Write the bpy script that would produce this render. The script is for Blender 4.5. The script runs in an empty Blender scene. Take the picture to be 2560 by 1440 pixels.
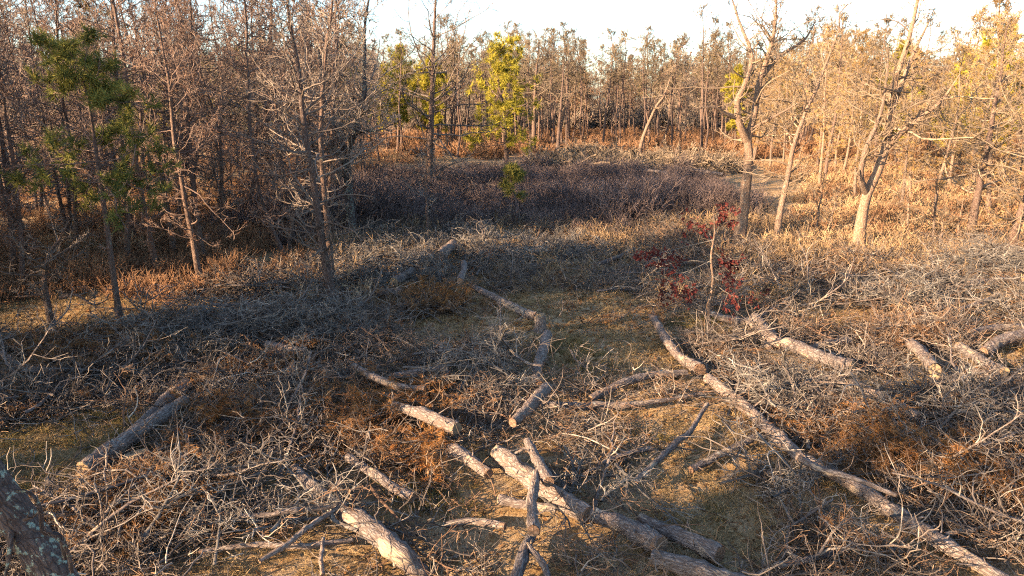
import bpy, math
import numpy as np
from mathutils import Vector

rng = np.random.default_rng(7)
C = bpy.context.scene.collection
R = math.radians
scene = bpy.context.scene

# ------------------------------------------------------------------ camera, sky, sun, exposure
H = 4.0                       # camera height above the clearing
PITCH = R(14.4)
FPX = 1828.0                  # focal length in pixels of the 2560 px wide photograph
cam_d = bpy.data.cameras.new('camera'); cam = bpy.data.objects.new('camera', cam_d); C.objects.link(cam)
cam.location = (0, 0, H); cam.rotation_euler = (math.pi/2 - PITCH, 0, 0)
cam_d.sensor_width = 36; cam_d.lens = 36*FPX/2560; cam_d.clip_start = 0.1; cam_d.clip_end = 3000
scene.camera = cam

SUN_EL, SUN_TRAVEL = R(16.5), R(32)      # light travels to the right and away from the camera
world = bpy.data.worlds.new('World'); scene.world = world; world.use_nodes = True
wn = world.node_tree.nodes; wl = world.node_tree.links
sky = wn.new('ShaderNodeTexSky'); sky.sky_type = 'NISHITA'; sky.sun_disc = False
sky.sun_elevation = SUN_EL
sd = Vector((-math.cos(SUN_TRAVEL), -math.sin(SUN_TRAVEL), 0))      # towards the sun
sky.sun_rotation = math.atan2(sd.x, sd.y)
sky.air_density = 1.0; sky.dust_density = 1.2; sky.ozone_density = 2.2
wl.new(sky.outputs[0], wn['Background'].inputs['Color']); wn['Background'].inputs['Strength'].default_value = 0.083
sun_d = bpy.data.lights.new('sun', 'SUN'); sun = bpy.data.objects.new('sun', sun_d); C.objects.link(sun)
sun_d.energy = 5.0; sun_d.angle = R(0.5); sun_d.color = (1.0, 0.71, 0.44)
trav = Vector((math.cos(SUN_TRAVEL)*math.cos(SUN_EL), math.sin(SUN_TRAVEL)*math.cos(SUN_EL), -math.sin(SUN_EL)))
sun.rotation_euler = trav.to_track_quat('-Z', 'Y').to_euler(); sun.location = (-20, -14, 12)
vs = scene.view_settings
vs.view_transform = 'Standard'; vs.look = 'None'; vs.exposure = 2.55; vs.gamma = 1.0; vs.use_curve_mapping = False
scene.cycles.max_bounces = 3; scene.cycles.diffuse_bounces = 2; scene.cycles.glossy_bounces = 2
scene.cycles.debug_use_spatial_splits = True; scene.cycles.use_adaptive_sampling = True; scene.cycles.adaptive_threshold = 0.02; scene.cycles.use_denoising = False; scene.cycles.filter_width = 1.2; scene.cycles.use_light_tree = False
scene.cycles.transmission_bounces = 2; scene.cycles.transparent_max_bounces = 4

# ------------------------------------------------------------------ layout helpers
FW = np.array([0, math.cos(PITCH), -math.sin(PITCH)]); UP = np.array([0, math.sin(PITCH), math.cos(PITCH)])
def ray(px, py):
    return np.array([1., 0, 0])*((px-1280)/FPX) + UP*((720-py)/FPX) + FW
def hgt(x, y):
    x = np.asarray(x, float); y = np.asarray(y, float)
    return 0.06*np.sin(x*0.55+1.3)*np.cos(y*0.43) + 0.035*np.sin(x*1.7+y*1.1) + 0.05*np.sin(y*0.21+0.4*x)
def gp(px, py, z=0.0):
    d = ray(px, py); t = (z-H)/d[2]; return np.array([d[0]*t, d[1]*t, z])
def at_y(px, py, Y):
    d = ray(px, py); t = Y/d[1]; return np.array([d[0]*t, Y, H+d[2]*t])
def slant(p): return float(np.dot(np.asarray(p) - np.array([0, 0, H]), FW))
class Patch:                                  # an ellipse on the ground
    def __init__(s, cx, cy, rx, ry):
        c = gp(cx, cy); s.c = c; s.rx = abs(gp(cx+rx, cy)[0]-c[0]); s.ry = 0.5*abs(gp(cx, cy-ry)[1]-gp(cx, cy+ry)[1])
    def __call__(s, x, y):
        q = ((x-s.c[0])/s.rx)**2 + ((y-s.c[1])/s.ry)**2
        return np.clip(2.2-q*1.8, 0, 1)
def cover(patches, x, y):
    o = np.zeros_like(x)
    for p in patches: o = np.maximum(o, p(x, y))
    return o
def vnoise(x, y, s, seed=0):                  # cheap smooth value noise, 0..1
    x = np.asarray(x)/s + 37.1*seed; y = np.asarray(y)/s + 11.7*seed
    xi = np.floor(x).astype(int); yi = np.floor(y).astype(int); fx = x-xi; fy = y-yi
    fx = fx*fx*(3-2*fx); fy = fy*fy*(3-2*fy)
    def h(a, b):
        n = np.sin(a*127.1 + b*311.7 + seed*74.7)*43758.5453; return n-np.floor(n)
    return (h(xi, yi)*(1-fx)+h(xi+1, yi)*fx)*(1-fy) + (h(xi, yi+1)*(1-fx)+h(xi+1, yi+1)*fx)*fy
def inside(poly, x, y):
    r = np.zeros(np.shape(x), bool); n = len(poly)
    for i in range(n):
        x0, y0 = poly[i]; x1, y1 = poly[(i+1) % n]
        c = ((y0 > y) != (y1 > y)) & (x < (x1-x0)*(y-y0)/((y1-y0) or 1e-9)+x0)
        r ^= c
    return r

# ------------------------------------------------------------------ mesh helpers
def norm(v): return v/np.maximum(np.linalg.norm(v, axis=-1, keepdims=True), 1e-9)
class MB:
    """collects numpy geometry; build() makes one mesh"""
    def __init__(s): s.v = []; s.f = []; s.m = []; s.t = []; s.b = []; s.n = 0
    def add(s, V, F, mat=0, tint=None, bk=None):
        V = np.asarray(V, float).reshape(-1, 3); k = len(V)
        s.v.append(V); s.f.append((np.asarray(F, np.int64)+s.n, mat)); s.n += k
        s.t.append(np.zeros(k) if tint is None else np.broadcast_to(np.asarray(tint, float), (k,)))
        s.b.append(V if bk is None else bk)
    def tubes(s, P, Rd, S=3, mat=0, tint=None, rough=0.0, cap=False):
        P = np.asarray(P, float); Rd = np.asarray(Rd, float); N, K, _ = P.shape
        if N == 0: return
        T = norm(np.gradient(P, axis=1))
        m = norm(T.mean(1)); ref = np.where(np.abs(m[:, 2:3]) > 0.8, np.array([[1., 0, 0]]), np.array([[0, 0, 1.]]))
        U = norm(np.cross(T, ref[:, None, :])); W = np.cross(T, U)
        a = np.arange(S)*2*math.pi/S
        rr = Rd[:, :, None]*np.ones(S)
        if rough: 
            n = rng.normal(0, 1, rr.shape); n = (n+np.roll(n, 1, 2)*0.6+np.roll(n, 1, 1)*0.8)/1.5
            rr = rr*(1+rough*n)
        V = P[:, :, None, :] + rr[..., None]*(np.cos(a)[:, None]*U[:, :, None, :] + np.sin(a)[:, None]*W[:, :, None, :])
        seg = np.concatenate([np.zeros((N, 1)), np.cumsum(np.linalg.norm(np.diff(P, axis=1), axis=2), 1)], 1)
        bk = np.stack([Rd[:, :, None]*np.cos(a), Rd[:, :, None]*np.sin(a), np.broadcast_to(seg[:, :, None], (N, K, S))], -1).reshape(-1, 3)
        bk = bk + rng.uniform(-20, 20, (1, 3))
        i = np.arange(N)[:, None, None]*K*S; k = np.arange(K-1)[None, :, None]*S; j = np.arange(S)[None, None, :]; j2 = (j+1) % S
        F = np.stack([i+k+j, i+k+j2, i+k+S+j2, i+k+S+j], -1).reshape(-1, 4)
        if tint is not None: tint = np.repeat(np.broadcast_to(np.asarray(tint, float), (N,)), K*S)
        base = s.n
        s.add(V, F, mat, tint, bk)
        if cap:
            e = np.arange(1, S-1)
            for q in range(N):
                o = base+q*K*S+(K-1)*S
                s.f.append((np.stack([np.full(S-2, o), o+e, o+e+1], -1), mat))
    def build(s, name, mats, parent=None, loc=None, smooth=True, link=True):
        me = bpy.data.meshes.new(name)
        V = np.concatenate(s.v) if s.v else np.zeros((0, 3))
        if loc is not None: V = V - np.asarray(loc)
        me.vertices.add(len(V)); me.vertices.foreach_set('co', V.astype(np.float32).ravel())
        tot = np.concatenate([np.full(len(f), f.shape[1]) for f, _ in s.f]); lp = np.concatenate([f.ravel() for f, _ in s.f])
        mi = np.concatenate([np.full(len(f), m) for f, m in s.f])
        me.loops.add(len(lp)); me.loops.foreach_set('vertex_index', lp.astype(np.int32))
        me.polygons.add(len(tot)); me.polygons.foreach_set('loop_start', (np.cumsum(tot)-tot).astype(np.int32))
        me.polygons.foreach_set('loop_total', tot.astype(np.int32)); me.polygons.foreach_set('material_index', mi.astype(np.int32))
        me.polygons.foreach_set('use_smooth', np.full(len(tot), smooth))
        a = me.attributes.new('tint', 'FLOAT', 'POINT'); a.data.foreach_set('value', np.concatenate(s.t).astype(np.float32))
        a = me.attributes.new('bk', 'FLOAT_VECTOR', 'POINT'); a.data.foreach_set('vector', np.concatenate(s.b).astype(np.float32).ravel())
        for m in (mats if isinstance(mats, (list, tuple)) else [mats]): me.materials.append(m)
        me.update(calc_edges=True)
        o = bpy.data.objects.new(name, me)
        if loc is not None and parent is None: o.location = loc
        if link: C.objects.link(o)
        if parent is not None: o.parent = parent
        return o
def tag(o, label=None, cat=None, group=None, kind=None):
    if label: o['label'] = label
    if cat: o['category'] = cat
    if group: o['group'] = group
    if kind: o['kind'] = kind
    return o
def empty(name, loc):
    o = bpy.data.objects.new(name, None); C.objects.link(o); o.location = loc; o.empty_display_size = 0.2; return o
def copy_tree(src, loc, rz=0, sc=1.0, label=None, cat=None, group=None, tilt=(0, 0)):
    r = src.copy(); C.objects.link(r); r.location = loc; r.rotation_euler = (tilt[0], tilt[1], rz); r.scale = (sc, sc, sc)
    tag(r, label, cat, group)
    for ch in src.children:
        c = ch.copy(); C.objects.link(c); c.parent = r
    return r

# ------------------------------------------------------------------ materials
def new_mat(name):
    m = bpy.data.materials.new(name); m.use_nodes = True
    nt = m.node_tree; b = nt.nodes['Principled BSDF']; b.inputs['Roughness'].default_value = 0.9
    b.inputs['Specular IOR Level'].default_value = 0.15
    return m, nt, b
def ramp(nt, fac, stops, interp='LINEAR'):
    r = nt.nodes.new('ShaderNodeValToRGB'); r.color_ramp.interpolation = interp
    e = r.color_ramp.elements
    while len(e) < len(stops): e.new(0.5)
    for i, (p, c) in enumerate(stops): e[i].position = p; e[i].color = (*c, 1)
    nt.links.new(fac, r.inputs['Fac']); return r.outputs['Color']
def noise(nt, vec, scale, detail=3, rough=0.6):
    n = nt.nodes.new('ShaderNodeTexNoise'); n.inputs['Scale'].default_value = scale; n.inputs['Detail'].default_value = detail
    n.inputs['Roughness'].default_value = rough
    if vec is not None: nt.links.new(vec, n.inputs['Vector'])
    return n.outputs['Fac']
def mix(nt, fac, a, b, mode='MIX'):
    m = nt.nodes.new('ShaderNodeMix'); m.data_type = 'RGBA'; m.blend_type = mode
    for s, v in ((m.inputs['Factor'], fac), (m.inputs['A'], a), (m.inputs['B'], b)):
        if isinstance(v, (int, float)): s.default_value = v
        elif isinstance(v, tuple): s.default_value = (*v, 1)
        else: nt.links.new(v, s)
    return m.outputs['Result']
def attr(nt, name):
    a = nt.nodes.new('ShaderNodeAttribute'); a.attribute_name = name; return a
def math_n(nt, op, a, b=0.0, clamp=False):
    m = nt.nodes.new('ShaderNodeMath'); m.operation = op; m.use_clamp = clamp
    for s, v in ((m.inputs[0], a), (m.inputs[1], b)):
        if isinstance(v, (int, float)): s.default_value = v
        else: nt.links.new(v, s)
    return m.outputs[0]
def objrand(nt): return nt.nodes.new('ShaderNodeObjectInfo').outputs['Random']
def geopos(nt): return nt.nodes.new('ShaderNodeNewGeometry').outputs['Position']
def vscale(nt, vec, s):
    m = nt.nodes.new('ShaderNodeMapping'); m.inputs['Scale'].default_value = s; nt.links.new(vec, m.inputs['Vector']); return m.outputs[0]
def bump(nt, b, h, st, dist=0.02):
    n = nt.nodes.new('ShaderNodeBump'); n.inputs['Strength'].default_value = st; n.inputs['Distance'].default_value = dist
    nt.links.new(h, n.inputs['Height']); nt.links.new(n.outputs[0], b.inputs['Normal'])

def bark_mat(name, dark, light, lichen=0.0, lich_col=(0.36, 0.42, 0.32), scale=1.0, peel=0.0, lscale=9):
    m, nt, b = new_mat(name)
    v = attr(nt, 'bk').outputs['Vector']
    vs_ = vscale(nt, v, (1, 1, 0.32))
    vo = nt.nodes.new('ShaderNodeTexVoronoi'); vo.feature = 'DISTANCE_TO_EDGE'; vo.inputs['Scale'].default_value = 38*scale
    wv = nt.nodes.new('ShaderNodeTexNoise'); wv.inputs['Scale'].default_value = 12; wv.inputs['Detail'].default_value = 3; nt.links.new(vs_, wv.inputs['Vector'])
    va = nt.nodes.new('ShaderNodeVectorMath'); va.operation = 'MULTIPLY_ADD'; va.inputs[1].default_value = (0.09, 0.09, 0.09)
    nt.links.new(wv.outputs['Color'], va.inputs[0]); nt.links.new(vs_, va.inputs[2]); nt.links.new(va.outputs[0], vo.inputs['Vector'])
    n1 = noise(nt, vs_, 34*scale, 5, 0.7); n2 = noise(nt, v, 5, 3)
    plate = math_n(nt, 'MULTIPLY', vo.outputs['Distance'], 4.0, True)
    f = math_n(nt, 'MULTIPLY', math_n(nt, 'ADD', math_n(nt, 'MULTIPLY', plate, 0.34), math_n(nt, 'MULTIPLY', n1, 0.95)), 0.80, True)
    col = ramp(nt, f, [(0.15, tuple(c*0.35 for c in dark)), (0.42, dark), (0.72, light), (1, tuple(min(1, c*1.25) for c in light))])
    col = mix(nt, math_n(nt, 'MULTIPLY', n2, 0.7), col, tuple((a+c)*0.5*x for a, c, x in zip(dark, light, (1.15, 0.85, 0.7))))
    rnd = objrand(nt)
    col = mix(nt, 1.0, col, ramp(nt, rnd, [(0, (0.75, 0.75, 0.78)), (1, (1.2, 1.12, 1.05))]), 'MULTIPLY')
    if lichen:
        n3 = noise(nt, v, lscale, 5, 0.65)
        lf = ramp(nt, n3, [(0.70-0.25*lichen, (0, 0, 0)), (0.75-0.25*lichen, (1, 1, 1))])
        col = mix(nt, math_n(nt, 'MULTIPLY', lf, 0.85), col, lich_col)
    if peel:
        pf = ramp(nt, noise(nt, vscale(nt, v, (1, 1, 0.4)), 6, 4, 0.6), [(0.60, (0, 0, 0)), (0.63, (1, 1, 1))])
        col = mix(nt, math_n(nt, 'MULTIPLY', pf, peel), col, (0.36, 0.27, 0.18))
    nt.links.new(col, b.inputs['Base Color'])
    bump(nt, b, f, 0.8, 0.03)
    return m
def twig_mat(name, a, c, d, var=0.25):
    m, nt, b = new_mat(name)
    t = attr(nt, 'tint').outputs['Fac']
    n = noise(nt, geopos(nt), 11, 2)
    f = math_n(nt, 'ADD', math_n(nt, 'MULTIPLY', t, 0.75), math_n(nt, 'MULTIPLY', math_n(nt, 'SUBTRACT', n, 0.5), 0.9), True)
    col = ramp(nt, f, [(0.0, a), (0.5, c), (1.0, d)])
    r = objrand(nt)
    col = mix(nt, 1.0, col, ramp(nt, r, [(0, (1-var,)*3), (0.5, (1, 0.96, 0.92)), (1, (1+var, 1+var*0.9, 1+var*0.7))]), 'MULTIPLY')
    nt.links.new(col, b.inputs['Base Color']); return m
def leaf_mat(name, stops, trans=0.25, var=0.2):
    m, nt, b = new_mat(name)
    t = attr(nt, 'tint').outputs['Fac']
    n = noise(nt, geopos(nt), 1.3, 2)
    f = math_n(nt, 'ADD', math_n(nt, 'MULTIPLY', t, 0.7), math_n(nt, 'MULTIPLY', math_n(nt, 'SUBTRACT', n, 0.35), 0.8), True)
    col = ramp(nt, f, stops)
    col = mix(nt, 1.0, col, ramp(nt, objrand(nt), [(0, (1-var,)*3), (1, (1+var, 1+var*0.8, 1+var*0.5))]), 'MULTIPLY')
    nt.links.new(col, b.inputs['Base Color'])
    tr = nt.nodes.new('ShaderNodeBsdfTranslucent'); nt.links.new(col, tr.inputs['Color'])
    ms = nt.nodes.new('ShaderNodeMixShader'); ms.inputs[0].default_value = trans
    nt.links.new(b.outputs[0], ms.inputs[1]); nt.links.new(tr.outputs[0], ms.inputs[2])
    nt.links.new(ms.outputs[0], nt.nodes['Material Output'].inputs['Surface']); return m
def cut_mat():
    m, nt, b = new_mat('cut_wood')
    v = attr(nt, 'bk').outputs['Vector']
    w = nt.nodes.new('ShaderNodeTexWave'); w.wave_type = 'RINGS'; w.rings_direction = 'Z'; w.inputs['Scale'].default_value = 22
    w.inputs['Distortion'].default_value = 2.5; w.inputs['Detail'].default_value = 2; nt.links.new(v, w.inputs['Vector'])
    col = ramp(nt, w.outputs['Fac'], [(0, (0.15, 0.095, 0.055)), (1, (0.34, 0.245, 0.15))])
    col = mix(nt, noise(nt, v, 14, 4), col, (0.30, 0.22, 0.14))
    col = mix(nt, 1.0, col, ramp(nt, objrand(nt), [(0, (0.6, 0.6, 0.62)), (1, (1.25, 1.2, 1.1))]), 'MULTIPLY')
    nt.links.new(col, b.inputs['Base Color']); bump(nt, b, w.outputs['Fac'], 0.2, 0.005); return m

M = {}
M['bark'] = bark_mat('pine_bark', (0.055, 0.042, 0.037), (0.18, 0.148, 0.128), 0.12)
M['bark_log'] = bark_mat('log_bark', (0.066, 0.060, 0.057), (0.245, 0.232, 0.22), 0.25, (0.29, 0.30, 0.26), peel=0.6)
M['bark_lichen'] = bark_mat('lichen_bark', (0.038, 0.034, 0.034), (0.10, 0.092, 0.091), 0.55, (0.23, 0.29, 0.235), lscale=22)
M['bark_pale'] = bark_mat('pale_bark', (0.085, 0.066, 0.052), (0.29, 0.24, 0.19), 0.25, (0.36, 0.35, 0.29))
M['twig_red'] = twig_mat('reddish_twigs', (0.085, 0.060, 0.051), (0.18, 0.130, 0.108), (0.28, 0.21, 0.172))
M['twig_tan'] = twig_mat('tan_twigs', (0.095, 0.072, 0.054), (0.205, 0.158, 0.113), (0.33, 0.265, 0.19))
M['twig_grey'] = twig_mat('grey_twigs', (0.05, 0.045, 0.042), (0.155, 0.142, 0.130), (0.40, 0.37, 0.32), 0.4)
M['twig_far'] = twig_mat('far_twigs', (0.070, 0.055, 0.040), (0.150, 0.118, 0.085), (0.26, 0.205, 0.145))
M['twig_dark'] = twig_mat('dark_twigs', (0.085, 0.066, 0.056), (0.185, 0.15, 0.125), (0.31, 0.265, 0.21))
M['twig_slash'] = twig_mat('slash_twigs', (0.040, 0.033, 0.030), (0.125, 0.105, 0.094), (0.36, 0.315, 0.26), 0.45)
M['twig_brown'] = twig_mat('brown_slash_twigs', (0.055, 0.032, 0.022), (0.18, 0.112, 0.072), (0.42, 0.30, 0.19), 0.4)
M['needle_green'] = leaf_mat('green_needles', [(0, (0.052, 0.066, 0.022)), (0.5, (0.122, 0.130, 0.034)), (1, (0.25, 0.22, 0.05))])
M['needle_yellow'] = leaf_mat('yellow_needles', [(0, (0.14, 0.14, 0.02)), (0.5, (0.32, 0.28, 0.035)), (1, (0.50, 0.40, 0.06))], 0.35)
M['needle_brown'] = leaf_mat('brown_needles', [(0, (0.075, 0.038, 0.018)), (0.5, (0.20, 0.10, 0.040)), (1, (0.36, 0.20, 0.085))])
M['needle_orange'] = leaf_mat('orange_needles', [(0, (0.15, 0.09, 0.04)), (0.5, (0.36, 0.22, 0.075)), (1, (0.52, 0.36, 0.14))])
M['needle_fox'] = leaf_mat('fox_red_needles', [(0, (0.13, 0.052, 0.016)), (0.5, (0.30, 0.13, 0.040)), (1, (0.46, 0.24, 0.085))], 0.3)
M['needle_olive'] = leaf_mat('olive_needles', [(0, (0.07, 0.050, 0.022)), (0.5, (0.17, 0.122, 0.046)), (1, (0.28, 0.21, 0.085))])
M['needle_mid'] = leaf_mat('fresh_needles', [(0, (0.08, 0.088, 0.025)), (0.5, (0.17, 0.165, 0.040)), (1, (0.30, 0.265, 0.060))], 0.3)
M['needle_rust'] = leaf_mat('rusty_needles', [(0, (0.12, 0.07, 0.05)), (0.5, (0.21, 0.12, 0.08)), (1, (0.33, 0.21, 0.14))])
M['leaf_red'] = leaf_mat('red_leaves', [(0, (0.045, 0.011, 0.012)), (0.5, (0.095, 0.020, 0.019)), (1, (0.20, 0.065, 0.048))], 0.25)
M['grass'] = leaf_mat('dry_grass', [(0, (0.13, 0.088, 0.042)), (0.4, (0.27, 0.19, 0.09)), (1, (0.46, 0.34, 0.195))], 0.3)
M['grass_green'] = leaf_mat('green_grass', [(0, (0.09, 0.074, 0.024)), (0.5, (0.19, 0.145, 0.05)), (1, (0.36, 0.265, 0.11))], 0.3)
M['shrub_purple'] = twig_mat('purple_shrub', (0.075, 0.054, 0.050), (0.155, 0.117, 0.110), (0.27, 0.21, 0.19), 0.4)
M['shrub_brown'] = twig_mat('brown_shrub', (0.12, 0.062, 0.035), (0.24, 0.135, 0.075), (0.38, 0.25, 0.15))
M['shrub_tan'] = twig_mat('tan_shrub', (0.17, 0.11, 0.06), (0.33, 0.23, 0.13), (0.48, 0.36, 0.23))
M['cut'] = cut_mat()
M['cut_old'] = bark_mat('weathered_end_grain', (0.12, 0.085, 0.06), (0.27, 0.20, 0.14), 0.0, scale=0.6)
def ground_mat():
    m, nt, b = new_mat('forest_floor')
    p = geopos(nt)
    big = noise(nt, p, 0.35, 4); mid = noise(nt, p, 2.2, 5, 0.65); fine = noise(nt, p, 38, 5, 0.75)
    st = noise(nt, vscale(nt, p, (60, 14, 1)), 1, 3, 0.7)
    litter = ramp(nt, fine, [(0.3, (0.09, 0.050, 0.025)), (0.5, (0.27, 0.165, 0.072)), (0.7, (0.46, 0.31, 0.15))])
    straw = ramp(nt, st, [(0.3, (0.13, 0.080, 0.036)), (0.5, (0.34, 0.235, 0.135)), (0.7, (0.53, 0.39, 0.235))])
    grn = ramp(nt, fine, [(0.3, (0.065, 0.06, 0.02)), (0.5, (0.15, 0.125, 0.04)), (0.7, (0.27, 0.21, 0.08))])
    soil = ramp(nt, fine, [(0.3, (0.07, 0.055, 0.043)), (0.6, (0.17, 0.13, 0.10)), (0.75, (0.28, 0.22, 0.17))])
    c = mix(nt, ramp(nt, mid, [(0.42, (0, 0, 0)), (0.58, (1, 1, 1))]), litter, straw)
    c = mix(nt, ramp(nt, noise(nt, p, 0.8, 4), [(0.58, (0, 0, 0)), (0.70, (0.8, 0.8, 0.8))]), c, soil)
    c = mix(nt, ramp(nt, big, [(0.58, (0, 0, 0)), (0.72, (0.3, 0.3, 0.3))]), c, grn)
    nt.links.new(c, b.inputs['Base Color']); bump(nt, b, math_n(nt, 'ADD', fine, mid), 0.9, 0.05)
    return m
M['ground'] = ground_mat()

# ------------------------------------------------------------------ ground
def build_ground():
    xs = np.concatenate([[-900, -500, -250, -140, -90], np.arange(-60, 60.1, 0.5), [90, 140, 250, 500, 900]])
    ys = np.concatenate([[-300, -120, -60, -30, -15], np.arange(-5, 70.1, 0.5), [90, 120, 180, 300, 600, 1500]])
    X, Y = np.meshgrid(xs, ys); Z = hgt(X, Y) + 0.03*(vnoise(X, Y, 0.9, 3)-0.5)
    nx, ny = len(xs), len(ys); i, j = np.meshgrid(np.arange(nx-1), np.arange(ny-1)); q = j*nx+i
    mb = MB(); mb.add(np.stack([X, Y, Z], -1), np.stack([q, q+1, q+nx+1, q+nx], -1).reshape(-1, 4))
    tag(mb.build('ground', M['ground']), 'forest floor of brown needle litter, straw and bare soil', None, None, 'structure')
build_ground()

# ------------------------------------------------------------------ growing branches
def grow(start, d, L, r0, r1, K, wander, up):
    N = len(start); P = np.empty((N, K+1, 3)); P[:, 0] = start; d = norm(d); st = (np.asarray(L)/K).reshape(-1, 1)
    drift = rng.normal(0, 1, (N, 3))
    for k in range(K):
        d = norm(d + wander*(rng.normal(0, 1, (N, 3)) + 0.5*drift) + np.asarray(up).reshape(-1, 1)*np.array([0, 0, 1.]))
        P[:, k+1] = P[:, k] + d*st
    t = np.linspace(0, 1, K+1)[None, :]
    return P, np.asarray(r0).reshape(-1, 1)*(1-t) + np.asarray(r1).reshape(-1, 1)*t
def spawn(P, Rd, n, t0, t1, a0, a1, flat=0.0):
    N, K1, _ = P.shape; t = rng.uniform(t0, t1, (N, n)); f = t*(K1-1); i = np.minimum(f.astype(int), K1-2); w = (f-i)[..., None]
    ii = np.arange(N)[:, None]
    pos = P[ii, i]*(1-w)+P[ii, i+1]*w; tan = norm(P[ii, i+1]-P[ii, i]); rad = Rd[ii, i]*(1-w[..., 0])+Rd[ii, i+1]*w[..., 0]
    rnd = rng.normal(0, 1, (N, n, 3)); rnd[..., 2] *= (1-flat)
    perp = norm(rnd - (rnd*tan).sum(-1, keepdims=True)*tan)
    a = rng.uniform(a0, a1, (N, n, 1)); d = tan*np.cos(a)+perp*np.sin(a)
    return pos.reshape(-1, 3), d.reshape(-1, 3), rad.reshape(-1), t.reshape(-1)
def catmull(pts, n):
    P = np.asarray(pts, float); P = np.vstack([2*P[0]-P[1], P, 2*P[-1]-P[-2]]); m = len(P)-3
    u = np.linspace(0, m-1e-6, n); i = u.astype(int); f = (u-i)[:, None]
    a, b, c, d = P[i], P[i+1], P[i+2], P[i+3]
    return 0.5*((2*b)+(-a+c)*f+(2*a-5*b+4*c-d)*f**2+(-a+3*b-3*c+d)*f**3)
def tufts(mb, pos, d, n, ln, wd, mat, tint=None, spread=1.0):
    N = len(pos)
    if N == 0: return
    dd = norm(d[:, None, :]*0.7 + spread*rng.normal(0, 0.75, (N, n, 3)))
    L = ln*rng.uniform(0.65, 1.2, (N, n, 1)); side = norm(np.cross(dd, rng.normal(0, 1, (N, n, 3))))*wd*0.5
    p = pos[:, None, :] + d[:, None, :]*rng.uniform(-0.6, 0.3, (N, n, 1))*ln
    V = np.stack([p+side, p-side, p+dd*L], 2).reshape(-1, 3)
    t = np.repeat(np.clip((rng.uniform(0, 1, N) if tint is None else tint)[:, None] + rng.normal(0, 0.12, (N, n)), 0, 1).ravel(), 3)
    mb.add(V, np.arange(len(V)).reshape(-1, 3), mat, t)

def pine_branches(main, mrad, n, t0, Lmax, lift=(-0.05, 0.9), dense=1.0, minr=0.005, stubs=True, shape=None, K=7, droop=0.0):
    """main: (1,K,3) polyline.  Returns three levels of branches growing from it."""
    pos, d, rad, t = spawn(main, mrad, n, t0, 0.99, 1.2, 1.5)
    u = (t-t0)/(1-t0)
    az = rng.uniform(0, 2*math.pi, len(t)); el = lift[0]+(lift[1]-lift[0])*u**1.5 + rng.normal(0, 0.18, len(t))
    d = np.stack([np.cos(az)*np.cos(el), np.sin(az)*np.cos(el), np.sin(el)], -1)
    sh = (np.clip(np.sin(math.pi*np.clip(0.18+u*0.80, 0, 1)), 0.12, 1)) if shape is None else shape(u)
    L = Lmax*sh*rng.uniform(0.45, 1.1, len(t))
    dead = rng.uniform(0, 1, len(t)) < np.clip(0.5-u*1.4, 0, 0.5); L = np.where(dead, L*0.35, L)
    r = np.clip(rad*0.34, 0.010, 0.036)*np.clip(L/Lmax+0.35, 0.4, 1.1)
    P1, R1 = grow(pos, d, L, r, r*0.25+0.003, K, 0.19, 0.10-droop)
    n2 = max(2, int(6*dense)); p2, d2, r2, t2 = spawn(P1, R1, n2, 0.22, 1.0, 0.5, 1.15, 0.35)
    L2 = np.repeat(L, n2)*rng.uniform(0.22, 0.5, len(t2))*(1.15-0.6*t2)
    P2, R2 = grow(p2, d2, L2, np.clip(r2*0.6, minr*1.1, 0.02), np.full(len(t2), minr*0.8), 4, 0.24, 0.12-droop)
    n3 = max(2, int(4*dense)); p3, d3, r3, t3 = spawn(P2, R2, n3, 0.25, 1.0, 0.5, 1.2, 0.2)
    L3 = np.clip(np.repeat(L2, n3)*rng.uniform(0.3, 0.6, len(t3)), 0.10, 0.45)
    P3, R3 = grow(p3, d3, L3, np.full(len(t3), minr), np.full(len(t3), minr*0.55), 2, 0.3, 0.12-droop)
    return (P1, R1), (P2, R2), (P3, R3)
def trunk_tube(mb, pts, r0, r1, n, sides=9, flare=0.35, rough=0.05, wig=0.0, mat=0):
    P = catmull(pts, n)
    if wig: P[1:-1] += np.cumsum(rng.normal(0, wig, (n-2, 3))*np.array([1, 1, 0]), 0)*np.linspace(0, 1, n-2)[:, None]
    t = np.linspace(0, 1, n); r = r0*(1-t)**0.85+r1*t; r = r*(1+flare*np.exp(-t*len(t)*0.55))
    mb.tubes(P[None], r[None], sides, mat, None, rough); return P[None], r[None]
def finish_tree(name, base, trunk_mb, crown_mb, mats_t, mats_c, limb_mbs=(), link=True):
    root = empty(name, base)
    t = trunk_mb.build('trunk', mats_t, None, base); t.location = (0, 0, 0); t.parent = root
    c = crown_mb.build('crown', mats_c, None, base); c.location = (0, 0, 0); c.parent = root
    for lm in limb_mbs:
        l = lm.build('limb', mats_t, None, base); l.location = (0, 0, 0); l.parent = root
    return root
def crown_from(mb, lv, tint=(0.3, 0.5, 0.6), sides=(5, 3, 3)):
    for (P, Rr), tt, S in zip(lv, tint, sides):
        mb.tubes(P, Rr, S, 0, np.clip(tt+rng.normal(0, 0.2, len(P)), 0, 1))

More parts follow.
